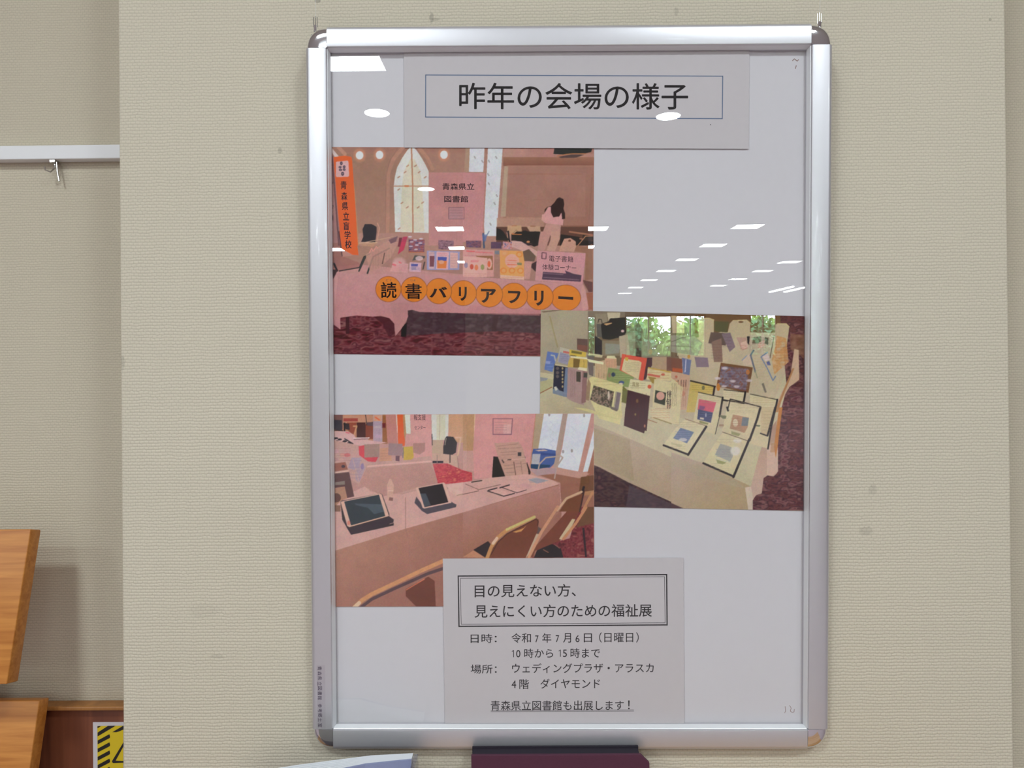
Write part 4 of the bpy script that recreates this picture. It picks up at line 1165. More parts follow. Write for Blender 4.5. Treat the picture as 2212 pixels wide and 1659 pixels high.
c.poly(Z6, [(0, 1150), (110, 1230), (100, 1700), (-60, 1700)], (206, 186, 140))
# white book with red sun, maroon book, cream book, photo book
c.poly(Z5, [(1560, 1170), (1760, 1200), (1900, 1220), (1870, 1440), (1520, 1350)], (206, 194, 146)); c.ell(Z5, 1865, 1292, 30, 32, (206, 84, 56))
c.poly(Z5, [(905, 1150), (960, 1130), (1450, 1270), (1420, 1560), (1400, 1900), (1060, 1800), (920, 1500)], (206, 192, 130))
c.poly(Z5, [(890, 1160), (930, 1240), (900, 1520), (850, 1500), (860, 1330)], (150, 120, 90))
c.poly(Z5, [(975, 1270), (1300, 1370), (1260, 1640), (1050, 1570), (920, 1500)], mixn([(84, 78, 56), (150, 120, 100), (64, 60, 46), (120, 110, 84)], 7, 7, 16)); c.poly(Z5, [(1330, 1370), (1410, 1390), (1370, 1659), (1290, 1640)], (120, 104, 104)); c.line(Z5, [(1340, 1380), (1300, 1659)], 8, (206, 190, 130)); c.ell(Z5, 1215, 1430, 16, 70, (196, 176, 150))
c.poly(Z5, [(1440, 1280), (1520, 1350), (1500, 1560), (1420, 1540)], (112, 110, 56))
c.poly(Z5, [(1520, 1345), (1870, 1440), (1820, 2000), (1460, 1870)], (70, 32, 32)); c.ell(Z5, 1670, 1520, 20, 34, (120, 84, 50))
c.poly(Z5, [(1940, 1170), (2300, 1240), (2400, 1300), (2330, 1900), (1900, 1800)], (206, 188, 140)); c.poly(Z5, [(1960, 1345), (2130, 1390), (2110, 1590), (1940, 1540)], (62, 66, 50)); c.ell(Z5, 2040, 1440, 66, 66, (206, 146, 124)); c.poly(Z5, [(2150, 1570), (2212, 1590), (2212, 1659), (2120, 1640)], (206, 140, 110), .6)
c.poly(Z7, [(1450, 0), (1805, 0), (1785, 250), (1740, 405), (1425, 285)], (70, 34, 36)); c.ell(Z7, 1605, 110, 14, 20, (130, 104, 60)); c.ell(Z7, 1750, 290, 14, 24, (170, 110, 80))
c.poly(Z7, [(640, 0), (850, 20), (1330, 170), (1350, 60), (1400, 50), (1400, 170), (1330, 190), (1050, 130)], (200, 186, 124)); c.line(Z7, [(1240, 10), (1310, 40)], 40, (110, 96, 84))
c.line(Z7, [(1800, 190), (1940, 240)], 10, (150, 90, 60)); c.line(Z7, [(1890, 160), (2164, 255)], 16, (150, 126, 76)); c.poly(Z7, [(1830, 0), (2164, 0), (2164, 230), (1820, 130)], (206, 188, 144), .7)
# black framed books
bk, cr = (44, 38, 36), (202, 184, 140)


def fbook(Z, P, thick=True):
    c.poly(Z, P, cr)
    c.line(Z, [P[0], P[1]], 14, bk, .8); c.line(Z, [P[1], P[2]], 30, bk); c.line(Z, [P[2], P[3]], 26 if thick else 10, bk)


fbook(Z6, [(840, 1340), (1180, 1380), (1150, 1560), (800, 1500)]); fbook(Z6, [(1260, 1410), (1690, 1500), (1600, 1900), (1540, 2280), (1200, 2180)])
c.poly(Z8, [(1300, 270), (1390, 280), (1380, 300), (1320, 295)], (96, 100, 70)); c.poly(Z8, [(1180, 0), (1620, 0), (1495, 450), (1390, 410), (1400, 100)], (196, 172, 128)); c.line(Z8, [(1620, 0), (1500, 440)], 30, bk); c.line(Z8, [(1390, 405), (1500, 445)], 20, bk)
fbook(Z6, [(430, 1380), (820, 1465), (770, 1760), (700, 2050), (330, 1960)], False)
c.poly(Z8, [(430, -130), (700, -80), (660, 60), (640, 90), (410, 40)], (206, 84, 100)); c.poly(Z6, [(450, 1590), (540, 1610), (520, 1659), (440, 1659)], (130, 70, 110)); c.poly(Z8, [(420, 30), (650, 80), (615, 240), (405, 185)], (64, 70, 104)); c.poly(Z8, [(450, 155), (510, 165), (505, 195), (445, 185)], (206, 190, 160)); c.poly(Z8, [(440, 205), (580, 245), (570, 270), (440, 245)], (140, 134, 80)); c.ell(Z8, 540, 120, 10, 34, (160, 160, 170))
c.poly(Z8, [(790, 380), (870, 0), (880, -100), (1400, 0), (1350, 150), (1205, 530)], cr); c.line(Z6, [(940, 1490), (1410, 1610)], 18, bk); c.line(Z6, [(940, 1490), (900, 1659)], 16, bk); c.line(Z8, [(870, 0), (885, 50)], 30, bk)
c.line(Z8, [(1390, 0), (1340, 180), (1220, 510)], 34, bk); c.line(Z8, [(800, 385), (1200, 525)], 10, (90, 66, 50)); c.poly(Z8, [(960, 110), (1210, 160), (1190, 310), (1140, 400), (1060, 370), (910, 330)], (176, 130, 96)); c.poly(Z8, [(1110, 150), (1210, 165), (1190, 290), (1090, 290)], (110, 116, 120)); c.ell(Z8, 1000, 240, 40, 60, (206, 186, 150)); c.poly(Z8, [(935, 370), (1080, 410), (1050, 450), (940, 420)], (150, 144, 92))
c.poly(Z8, [(740, 120), (860, 130), (850, 175), (800, 175)], (110, 110, 76)); c.rect(Z8, 745, 265, 820, 295, (150, 110, 84), .7)
# flat framed books
c.poly(Z8, [(215, 180), (550, 290), (270, 740), (-120, 580), (-60, 500), (60, 330)], (204, 188, 146)); c.line(Z8, [(215, 180), (550, 290)], 8, (120, 80, 60)); c.line(Z8, [(545, 300), (410, 510), (262, 740)], 34, bk); c.line(Z8, [(262, 735), (0, 635), (-120, 590)], 30, bk)
c.poly(Z8, [(145, 318), (355, 385), (245, 560), (30, 480)], (104, 116, 144)); c.ell(Z8, 180, 505, 66, 26, (200, 190, 180), .8); c.poly(Z8, [(0, 545), (180, 590), (150, 620), (0, 570)], (160, 156, 110), .5)
c.poly(Z8, [(800, 390), (1200, 530), (970, 1080), (505, 860), (640, 620)], (204, 188, 142)); c.line(Z8, [(1215, 500), (1110, 750), (968, 1085)], 36, bk); c.line(Z8, [(968, 1075), (500, 870)], 32, bk)
c.poly(Z8, [(765, 565), (940, 620), (960, 760), (920, 850), (680, 740)], (156, 152, 140)); c.ell(Z8, 1030, 520, 66, 36, (214, 204, 190), .9, .2); c.ell(Z8, 1000, 680, 76, 70, (210, 200, 186), .9, .2); c.poly(Z8, [(700, 810), (860, 860), (800, 890), (720, 870)], (150, 148, 90)); c.line(Z8, [(700, 800), (920, 860)], 8, (180, 180, 160))
# small print and pictures on the books
W_ = (120, 96, 70)
c.script(Z5, 600, 1030, 690, 1450, 3, (120, 84, 84), True); c.script(Z5, 1560, 1220, 1800, 1330, 3, (150, 132, 84)); c.script(Z5, 1480, 900, 1700, 1060, 5, (150, 130, 90))
c.script(Z5, 1010, 1080, 1180, 1150, 2, W_, True); c.script(Z5, 1300, 1040, 1560, 1180, 4, (190, 190, 130)); c.script(Z5, 1860, 1000, 2180, 1180, 4, (176, 110, 76)); c.script(Z5, 620, 870, 860, 980, 3, (110, 84, 44), True)
c.script(Z5, 230, 900, 330, 1040, 3, (140, 150, 190)); c.script(Z5, 1560, 1400, 1840, 1640, 5, (96, 56, 50), True); c.script(Z5, 980, 1180, 1400, 1290, 2, (160, 144, 84))
c.script(Z5, 2140, 1380, 2210, 1640, 2, (60, 52, 44), True, .9, 10); c.script(Z5, 1960, 1620, 2180, 1659, 1, (170, 110, 80)); c.script(Z5, 450, 760, 570, 900, 4, (110, 106, 136))
c.script(Z6, 20, 1150, 90, 1180, 1, (190, 100, 80)); c.script(Z6, 330, 1260, 660, 1390, 4, (150, 120, 56)); c.script(Z6, 430, 1420, 760, 1560, 4, (170, 150, 110)); c.script(Z6, 850, 1370, 1140, 1470, 3, (172, 150, 110))
c.script(Z6, 1300, 1450, 1640, 1640, 5, (176, 150, 100)); c.script(Z6, 960, 1530, 1360, 1640, 4, (176, 150, 112)); c.script(Z6, 0, 1240, 90, 1600, 3, (120, 90, 66), True); c.script(Z6, 140, 1230, 240, 1620, 3, (170, 104, 80), True)
c.script(Z6, 1320, 820, 1560, 1150, 7, (176, 150, 110), False, .5); c.script(Z6, 1660, 560, 1860, 900, 8, (176, 110, 60), False, .6); c.script(Z6, 1100, 620, 1200, 700, 3, (190, 90, 70)); c.script(Z6, 820, 480, 960, 680, 4, (90, 70, 84), False, .5)
c.script(Z6, 1380, 600, 1500, 680, 3, (176, 84, 70)); c.script(Z6, 1290, 500, 1560, 620, 5, (80, 62, 56), False, .5); c.script(Z6, 640, 600, 800, 860, 6, (110, 80, 70), False, .5); c.script(Z6, 770, 1000, 1220, 1340, 8, (150, 120, 130), False, .4, 10)
c.script(Z8, 60, 220, 460, 320, 3, (170, 150, 104)); c.script(Z8, 60, 360, 300, 520, 5, (140, 150, 176)); c.script(Z8, 0, 560, 220, 660, 3, (170, 160, 110)); c.script(Z8, 700, 480, 1100, 560, 2, (176, 156, 110)); c.script(Z8, 700, 640, 920, 780, 5, (116, 116, 128))
c.script(Z8, 620, 860, 900, 1000, 4, (172, 160, 116)); c.script(Z8, 900, 40, 1300, 100, 2, (176, 150, 112)); c.script(Z8, 940, 160, 1080, 340, 5, (150, 96, 64)); c.script(Z8, 1420, 40, 1560, 380, 7, (170, 140, 96)); c.script(Z8, 420, 60, 640, 200, 4, (110, 116, 150), False, .5)
c.script(Z7, 1470, 60, 1760, 260, 4, (96, 56, 52), True, .5); c.script(Z7, 1840, 20, 2140, 180, 4, (190, 120, 80), False, .5)
c.script(Z5, 960, 1320, 1260, 1560, 6, (176, 150, 130), True, .35, 9)
c.desat(0.16); c.mottle(31); c.blur(0.9)
P2c = [(1168.3, 669.0), (1744.2, 683.2), (1743.2, 1103.5), (1164.6, 1092)]
p2 = photo_sheet('photo_print', c, P2c, DP - 0.0009, 0.0003, 'right photo print of many books and framed booklets on a cream table')
i2 = Ink(DP - 0.00096)
zt(i2, Z6, '俳', -75, 1350, 8, 1450, dk2, 0, 0.0); zt(i2, Z6, '句', -85, 1480, -8, 1590, dk2, 0, 0.0)
zt(i2, Z5, '風景', 1590, 1215, 1700, 1290, inkc((140, 120, 80)), 0.15)
i2.build('printed_lettering', p2)['kind'] = 'stuff'

# ================================================================== LOWER LEFT PHOTO PRINT (tablets on a long cloth)
Z9, Z10, Z11, Z12 = (700, 880, 7.373), (1000, 880, 7.373), (700, 1095, 7.373), (1000, 1095, 7.373)
c = Canvas(708, 886, 1290, 1316, (184, 136, 126))
c.rect(I, 708, 886, 1290, 1000, (190, 140, 130))
# left top corner furniture
c.rect(Z9, 110, 110, 1010, 580, (176, 120, 92)); c.rect(Z9, 110, 120, 780, 260, (190, 136, 108)); c.rect(Z9, 110, 130, 240, 170, (196, 90, 60)); c.rect(Z9, 310, 175, 540, 225, (160, 72, 62)); c.poly(Z9, [(360, 240), (520, 240), (480, 480), (380, 360)], (146, 74, 56)); c.rect(Z9, 520, 240, 660, 480, (74, 44, 40)); c.rect(Z9, 660, 270, 810, 500, (132, 66, 48))
c.rect(Z9, 110, 110, 300, 350, (120, 84, 78)); c.poly(Z9, [(150, 195), (280, 205), (290, 370), (150, 350)], (62, 58, 64)); c.line(Z9, [(120, 360), (300, 372)], 14, (60, 50, 50))
c.line(Z9, [(660, 110), (680, 280), (780, 235)], 12, (60, 50, 50)); c.poly(Z9, [(680, 240), (790, 230), (790, 300), (690, 290)], (94, 74, 78))
c.rect(Z9, 780, 110, 930, 570, (176, 150, 160)); c.rect(Z9, 790, 120, 920, 220, (206, 150, 122)); c.line(Z9, [(820, 160), (880, 200)], 20, (226, 100, 60)); c.rect(Z9, 930, 130, 1005, 580, (150, 92, 56)); c.rect(Z9, 925, 250, 980, 325, (110, 40, 40)); c.rect(Z9, 800, 290, 900, 330, (200, 176, 176), .7); c.rect(Z9, 810, 430, 930, 490, (196, 160, 176), .7)
c.poly(Z9, [(310, 245), (335, 240), (345, 490), (320, 480)], (40, 34, 38)); c.poly(Z9, [(330, 250), (400, 260), (410, 360), (345, 350)], (58, 50, 50)); c.line(Z9, [(470, 300), (520, 300), (480, 440)], 24, (196, 140, 100))
c.poly(Z9, [(110, 380), (380, 380), (480, 440), (500, 480), (720, 480), (700, 520), (1010, 560), (640, 620), (480, 620), (110, 590)], (206, 160, 156)); c.line(Z9, [(330, 500), (460, 580)], 20, (54, 44, 46)); c.line(Z9, [(350, 400), (400, 410)], 14, (206, 90, 100))
for k, (x, y) in enumerate(((150, 500), (190, 490), (200, 540), (250, 510), (290, 560), (240, 575), (330, 540), (400, 570))): c.ell(Z9, x, y, 34, 16, (48, 42, 46))
c.line(Z9, [(480, 510), (700, 500)], 18, (150, 110, 110)); c.line(Z9, [(470, 490), (720, 485)], 16, (222, 186, 184))
# pink panels and banners
c.poly(Z9, [(980, 110), (1150, 110), (1165, 580), (1010, 580)], (186, 122, 112)); c.line(Z9, [(1150, 110), (1172, 400)], 14, (216, 190, 180))
c.poly(Z9, [(1165, 110), (1255, 110), (1300, 620), (1180, 600)], (220, 92, 48)); c.poly(Z9, [(1280, 115), (1370, 115), (1380, 425), (1305, 415)], (206, 204, 190)); c.poly(Z9, [(1255, 110), (1285, 110), (1310, 440), (1300, 620), (1270, 400)], (176, 130, 90))
c.poly(Z9, [(1370, 110), (1700, 110), (1720, 880), (1260, 880), (1300, 430), (1385, 430)], (204, 144, 138))
c.poly(Z9, [(1710, 110), (1985, 110), (1975, 520), (1720, 520)], (206, 202, 190)); c.rect(Z9, 1790, 110, 1930, 520, (200, 190, 150), .5); c.line(Z9, [(1845, 110), (1840, 510)], 8, (180, 160, 130))
c.poly(Z9, [(1985, 110), (2230, 110), (2230, 560), (1980, 560)], (196, 146, 112)); c.rect(Z9, 1720, 520, 1900, 740, (184, 152, 128))
c.rect(Z10, 0, 110, 195, 700, (184, 138, 102)); c.line(Z10, [(190, 110), (175, 620)], 12, (220, 186, 150)); c.rect(Z10, 0, 690, 180, 1010, (196, 146, 136))
c.poly(Z10, [(200, 105), (1165, 100), (1090, 960), (1060, 1110), (180, 1140), (160, 700)], (206, 142, 138)); c.line(Z10, [(1165, 100), (1075, 950)], 24, (190, 130, 106))
c.line(Z10, [(480, 180), (790, 180), (770, 430), (480, 430), (480, 180)], 16, (130, 84, 100), .8); c.poly(Z10, [(650, 270), (775, 270), (765, 420), (640, 420)], (216, 166, 160), .8)
for y in (240, 280, 320, 360, 395): c.line(Z10, [(510, y), (700, y)], 9, (160, 110, 116), .6)
# black seat and chair
c.poly(Z9, [(1720, 730), (1900, 740), (2130, 770), (2130, 1000), (1900, 870), (1720, 860)], (196, 156, 136)); c.rect(Z9, 1730, 850, 1900, 890, (50, 44, 50)); c.line(Z9, [(1800, 760), (1800, 890)], 10, (150, 120, 110)); c.line(Z9, [(1720, 430), (1725, 600)], 12, (50, 44, 44))
c.line(Z9, [(2100, 480), (2180, 480), (2130, 760)], 26, (206, 164, 136)); c.poly(Z9, [(1950, 460), (2060, 470), (2120, 560), (2100, 720), (2040, 755), (1900, 740), (1900, 620), (1925, 500)], (40, 34, 36)); c.line(Z9, [(1945, 490), (1925, 600)], 8, (190, 176, 150)); c.line(Z9, [(2005, 750), (2005, 880)], 12, (50, 40, 40)); c.line(Z9, [(2120, 780), (2150, 1000)], 8, (150, 110, 100))
# red carpet
c.poly(Z9, [(1720, 900), (1960, 890), (2212, 1000), (2360, 1040), (2360, 1170), (2212, 1200), (1920, 1220), (1810, 1210)], mixn([(190, 60, 74), (200, 84, 84), (176, 52, 66), (206, 110, 90)], 10, 4, 21))
# window right
c.poly(Z10, [(1165, 100), (1290, 100), (1200, 660), (1110, 650)], (176, 150, 122)); c.poly(Z10, [(1290, 98), (1590, 98), (1490, 690), (1200, 655)], (206, 206, 214)); c.poly(Z10, [(1590, 98), (1670, 98), (1560, 700), (1520, 960), (1440, 960), (1500, 600)], (172, 144, 132)); c.poly(Z10, [(1670, 98), (2045, 98), (1835, 1025), (1510, 955), (1580, 650)], (207, 206, 214))
c.poly(Z10, [(2045, 98), (2085, 98), (2080, 300), (1920, 1040), (1835, 1025)], (186, 134, 122)); c.poly(Z10, [(2085, 350), (2085, 650), (1990, 1020), (1910, 1030)], (206, 206, 212)); c.poly(Z10, [(2085, 650), (2085, 1330), (1900, 1340), (1990, 1020)], (150, 96, 74))
for (x, y) in ((1375, 115), (1930, 130), (1595, 705), (1735, 690)): c.ell(Z10, x, y, 18, 28, (160, 146, 146))
for k in range(4): c.line(Z10, [(1380, 220 + 120 * k), (1440, 270 + 120 * k), (1390, 330 + 120 * k)], 5, (180, 176, 180), .7); c.line(Z10, [(1720, 300 + 150 * k), (1800, 380 + 150 * k)], 5, (184, 180, 184), .6)
c.poly(Z10, [(1440, 950), (1840, 1020), (2020, 1060), (1850, 1130), (1480, 1060), (1060, 1100), (1060, 980)], (190, 142, 128)); c.poly(Z10, [(1180, 1080), (1480, 1060), (1850, 1130), (2085, 1060), (2085, 1659), (1560, 1600), (1550, 1200), (1240, 1090)], (150, 100, 82))
c.poly(Z10, [(1880, 1110), (2085, 1080), (2085, 1340), (1850, 1340)], (112, 74, 52))
# blue crates on a trolley
c.poly(Z10, [(1120, 660), (1300, 655), (1480, 690), (1480, 770), (1450, 900), (1390, 960), (1200, 970), (1090, 940), (1100, 740)], (72, 92, 148)); c.poly(Z10, [(1150, 680), (1300, 670), (1360, 690), (1200, 700)], (196, 170, 160)); c.poly(Z10, [(1110, 740), (1235, 740), (1215, 910), (1090, 900)], (178, 172, 176)); c.poly(Z10, [(1080, 905), (1390, 915), (1380, 950), (1180, 985), (1080, 970)], (44, 70, 100)); c.poly(Z10, [(1240, 720), (1480, 740), (1470, 770), (1250, 760)], (58, 74, 130))
c.line(Z10, [(1180, 1080), (1220, 900), (1320, 800), (1560, 775), (1590, 800), (1490, 950), (1460, 1130)], 22, (176, 152, 140)); c.poly(Z10, [(1060, 990), (1480, 960), (1470, 1050), (1180, 1090)], (170, 140, 146), .8)
# leaflet stand
c.poly(Z10, [(485, 780), (575, 790), (680, 1110), (670, 1220), (460, 1160)], (44, 36, 38)); c.poly(Z10, [(1020, 870), (1078, 1030), (1060, 1120), (1000, 1110)], (50, 40, 40)); c.line(Z10, [(960, 745), (985, 810)], 26, (50, 42, 44))
c.poly(Z10, [(500, 570), (890, 550), (950, 640), (1040, 1000), (1045, 1110), (700, 1210), (670, 1090), (560, 800)], (190, 144, 128)); c.rect(Z10, 875, 715, 930, 775, (64, 60, 64))
for (xa, ya, xb, yb) in ((540, 620, 880, 580), (560, 660, 740, 650), (760, 650, 930, 640), (600, 720, 860, 700), (620, 760, 850, 745), (650, 930, 800, 915), (660, 980, 810, 965), (690, 1040, 820, 1030), (840, 900, 920, 890), (840, 950, 925, 945), (950, 900, 1010, 890)): c.line(Z10, [(xa, ya), (xb, yb)], 8, (140, 100, 92), .6)
c.line(Z10, [(600, 845), (1000, 815)], 8, (210, 170, 156)); c.line(Z10, [(810, 870), (850, 1140)], 12, (110, 76, 66)); c.line(Z10, [(920, 860), (950, 1100)], 6, (130, 90, 80)); c.line(Z10, [(625, 840), (650, 880)], 20, (90, 70, 66)); c.line(Z10, [(715, 835), (765, 832)], 14, (70, 56, 56))
# main table cloth
c.poly(I, [(718, 1075), (757, 1065), (790, 1050), (900, 1055), (1000, 1042), (1060, 1032), (1140, 1024), (1195, 1038), (1208, 1046), (1212, 1080), (1212, 1203), (1283, 1203), (1283, 1310), (716, 1310)], (204, 156, 146))
c.poly(I, [(716, 1192), (800, 1166), (876, 1142), (1000, 1107), (1100, 1077), (1208, 1046), (1213, 1110), (1200, 1203), (1000, 1315), (716, 1315)], grad((760, 1150), (860, 1300), (176, 126, 106), (156, 104, 88)))
c.poly(I, [(1000, 1107), (1208, 1048), (1212, 1100), (1150, 1180), (1000, 1200)], grad((1050, 1080), (1080, 1200), (180, 128, 116), (150, 98, 74)))
c.line(I, [(876, 1075), (876, 1140), (884, 1180), (888, 1250)], 2, (160, 112, 98), .6); c.poly(Z11, [(130, 700), (160, 700), (170, 1590), (130, 1590)], (110, 62, 50), .6)
# second table behind
c.poly(I, [(718, 950), (790, 965), (800, 1000), (930, 985), (945, 1040), (900, 1060), (870, 1068), (800, 1062), (760, 1020), (730, 1010)], (190, 144, 134)); c.poly(Z9, [(680, 970), (1700, 880), (1810, 1200), (1460, 1290), (940, 1420), (620, 1250), (560, 1200)], (184, 136, 124)); c.line(Z9, [(700, 940), (1700, 860)], 26, (214, 166, 156))
c.poly(Z9, [(480, 640), (560, 760), (720, 880), (660, 970), (560, 1220), (440, 1160), (110, 1000), (110, 600)], (190, 146, 136)); c.poly(Z9, [(550, 620), (650, 600), (640, 800), (870, 780), (820, 870), (700, 860), (560, 760)], (206, 68, 76)); c.poly(Z9, [(640, 590), (880, 580), (880, 790), (640, 800)], (160, 124, 112)); c.poly(Z9, [(890, 650), (1060, 640), (1080, 850), (880, 860)], (196, 140, 112)); c.poly(Z9, [(1030, 570), (1250, 580), (1240, 770), (1020, 760)], (156, 122, 122)); c.poly(Z9, [(1140, 770), (1205, 770), (1200, 860), (1140, 850)], (110, 76, 84))
c.poly(Z9, [(1265, 630), (1410, 620), (1430, 790), (1400, 830), (1270, 840)], (196, 160, 66)); c.poly(Z9, [(1420, 570), (1610, 565), (1605, 700), (1520, 750), (1420, 720)], (170, 122, 112)); c.line(Z9, [(1260, 640), (1255, 800)], 12, (100, 100, 116))
c.poly(Z9, [(440, 800), (590, 800), (560, 950), (480, 1000), (380, 960)], (160, 140, 160), .8); c.poly(Z9, [(500, 1000), (620, 880), (660, 960), (560, 1200), (500, 1150)], (166, 142, 156), .7); c.ell(Z9, 610, 940, 24, 50, (120, 100, 150), .6); c.line(Z9, [(460, 830), (560, 1200)], 10, (206, 160, 140), .7)
for (x, y, cc) in ((200, 700, (200, 150, 160)), (300, 760, (206, 140, 120)), (370, 760, (200, 90, 90)), (180, 830, (176, 130, 130)), (280, 690, (184, 150, 140))): c.ell(Z9, x, y, 50, 30, cc, .7)
c.poly(Z9, [(115, 900), (340, 870), (380, 990), (115, 1030)], (150, 92, 76)); c.poly(Z9, [(115, 900), (165, 900), (160, 990), (115, 990)], (84, 90, 130)); c.ell(Z9, 305, 940, 30, 24, (74, 60, 64)); c.line(Z9, [(115, 1050), (390, 1010)], 10, (220, 180, 160))
c.poly(Z9, [(115, 1060), (400, 1030), (480, 1420), (340, 1450), (310, 1270), (115, 1290)], (96, 68, 66)); c.poly(Z9, [(140, 1200), (330, 1170), (330, 1230), (150, 1240)], (140, 128, 116), .8); c.poly(Z9, [(115, 1290), (330, 1260), (370, 1450), (260, 1490), (115, 1659)], (176, 128, 104)); c.ell(Z9, 190, 1440, 80, 74, (104, 70, 62)); c.rect(Z9, 115, 1560, 260, 1659, (120, 84, 66), .8)
# carafe
c.poly(Z9, [(1040, 1140), (1070, 1140), (1110, 1240), (1105, 1320), (1100, 1480), (1010, 1480), (1000, 1240)], (206, 160, 142), .9); c.line(Z9, [(1025, 1330), (1100, 1330)], 12, (230, 190, 170)); c.poly(Z9, [(1040, 1430), (1100, 1440), (1095, 1490), (1030, 1480)], (140, 96, 90))
# tablets
c.poly(Z9, [(260, 1490), (900, 1370), (930, 1390), (1040, 1700), (1045, 1860), (1110, 1840), (1110, 1880), (430, 2030), (290, 1790)], (62, 54, 54))
c.poly(Z11, [(290, 170), (430, 330), (1040, 150), (1110, 200), (1105, 250), (430, 440), (360, 330)], (64, 54, 58))
c.poly(Z9, [(262, 1500), (890, 1372), (920, 1390), (1035, 1730), (400, 1905), (370, 1890)], (212, 166, 148)); c.poly(Z9, [(320, 1500), (875, 1390), (975, 1730), (430, 1880)], (56, 64, 68)); c.poly(Z9, [(480, 1530), (920, 1545), (960, 1659), (800, 1700), (700, 1600), (520, 1560)], (84, 96, 104), .7)
c.line(Z11, [(400, 318), (1000, 150)], 10, (222, 170, 140)); c.ell(Z11, 395, 255, 26, 36, (206, 110, 96), .7)
c.poly(Z9, [(1440, 1520), (1470, 1420), (1600, 1600), (2020, 1500), (2110, 1550), (2100, 1590), (1640, 1700), (1560, 1650)], (82, 74, 80))
c.poly(Z9, [(1460, 1280), (1905, 1195), (1930, 1215), (2030, 1520), (1600, 1610), (1570, 1600)], (214, 168, 152)); c.poly(Z9, [(1505, 1285), (1885, 1215), (1980, 1510), (1600, 1590)], (44, 36, 40)); c.poly(Z9, [(1530, 1370), (1620, 1370), (1700, 1560), (1600, 1585)], (78, 86, 94), .8)
c.line(Z9, [(1960, 1280), (2120, 1400), (2212, 1380)], 8, (150, 120, 90)); c.poly(Z9, [(1950, 1230), (2212, 1190), (2212, 1370), (2100, 1400), (1990, 1330)], (216, 170, 158), .8)
# clip boards
c.line(Z10, [(0, 1385), (250, 1330)], 8, (84, 60, 50)); c.line(Z10, [(40, 1220), (250, 1310), (600, 1230)], 7, (96, 70, 56)); c.line(Z10, [(140, 1190), (300, 1165)], 18, (66, 58, 54))
c.poly(Z10, [(430, 1330), (540, 1290), (820, 1380), (650, 1420)], (214, 164, 154)); c.line(Z10, [(390, 1330), (650, 1415), (820, 1370)], 16, (62, 52, 52)); c.line(Z10, [(410, 1320), (540, 1285)], 18, (60, 52, 52))
c.poly(Z10, [(640, 1270), (740, 1240), (1000, 1320), (860, 1350)], (214, 164, 154)); c.line(Z10, [(620, 1275), (860, 1360), (1010, 1315)], 10, (62, 52, 52)); c.line(Z10, [(590, 1280), (740, 1235)], 18, (60, 52, 52))
c.poly(Z10, [(1030, 1150), (1170, 1120), (1370, 1165), (1180, 1215)], (160, 150, 156)); c.poly(Z10, [(860, 1230), (1010, 1200), (1130, 1270), (1020, 1300)], (200, 146, 144), .7)
# chairs in front
c.poly(Z12, [(0, 800), (170, 690), (360, 810)], (196, 134, 100), .8); c.poly(Z12, [(165, 685), (400, 545), (440, 590), (380, 800), (350, 805)], (48, 34, 34))
c.poly(Z12, [(2085, 0), (2085, 810), (1100, 810), (1300, 600), (1700, 500), (1850, 0)], mixn([(90, 36, 40), (130, 60, 60), (110, 40, 46), (150, 90, 80)], 10, 8, 22)); c.poly(Z12, [(1900, 330), (1935, 330), (1975, 800), (1945, 800)], (52, 38, 42)); c.poly(Z12, [(1180, 690), (1420, 590), (1560, 660), (1600, 810), (1130, 810)], (44, 30, 36)); c.poly(Z12, [(1980, 0), (2085, 0), (2085, 260), (1800, 330)], (110, 74, 52)); c.line(Z12, [(1280, 680), (1360, 725)], 12, (150, 100, 76)); c.line(Z12, [(1460, 600), (1540, 660)], 10, (140, 96, 80))
c.poly(Z12, [(1720, 0), (1880, 0), (1700, 420), (1540, 540), (1150, 700), (1120, 800), (1000, 800)], (118, 66, 50)); c.poly(Z12, [(1740, 190), (1790, 200), (1640, 500), (1560, 520), (1530, 510)], (196, 172, 136)); c.line(Z12, [(1960, 10), (1800, 260), (1600, 510)], 44, (192, 130, 92))
c.poly(Z10, [(1900, 1350), (2085, 1320), (2085, 1400), (1900, 1400)], (170, 120, 84)); c.line(Z10, [(1925, 1270), (1900, 1360)], 36, (44, 40, 44))
c.poly(Z12, [(1130, 420), (1220, 440), (1130, 640), (1010, 810), (970, 810)], (186, 160, 132)); c.poly(Z12, [(1180, 300), (1250, 350), (1200, 430), (1130, 410)], (96, 78, 74)); c.line(Z10, [(1890, 1345), (1650, 1450), (1500, 1640)], 36, (200, 160, 126)); c.line(Z12, [(1510, 0), (1250, 400), (1050, 800)], 46, (196, 140, 108)); c.line(Z10, [(2060, 1360), (1900, 1659)], 40, (186, 130, 92))
c.poly(Z10, [(1660, 1470), (1890, 1380), (1940, 1340), (1850, 1659), (1530, 1659)], (116, 70, 48)); c.line(Z10, [(1930, 1330), (1860, 1659)], 24, (70, 50, 46))
c.poly(Z12, [(560, 540), (700, 430), (1170, 190), (1205, 200), (1190, 380), (1000, 810), (400, 810), (440, 700)], (116, 66, 48)); c.line(Z12, [(385, 810), (450, 640), (560, 480), (700, 370), (1130, 165)], 56, (190, 134, 84)); c.line(Z12, [(700, 360), (1140, 160)], 40, (196, 176, 110)); c.line(Z12, [(480, 580), (540, 500)], 46, (216, 180, 150)); c.line(Z12, [(450, 760), (560, 560), (700, 430), (1170, 190), (1200, 230), (1190, 300)], 16, (84, 50, 40)); c.poly(Z12, [(795, 400), (960, 340), (1020, 290), (930, 390), (850, 410)], (200, 140, 80))
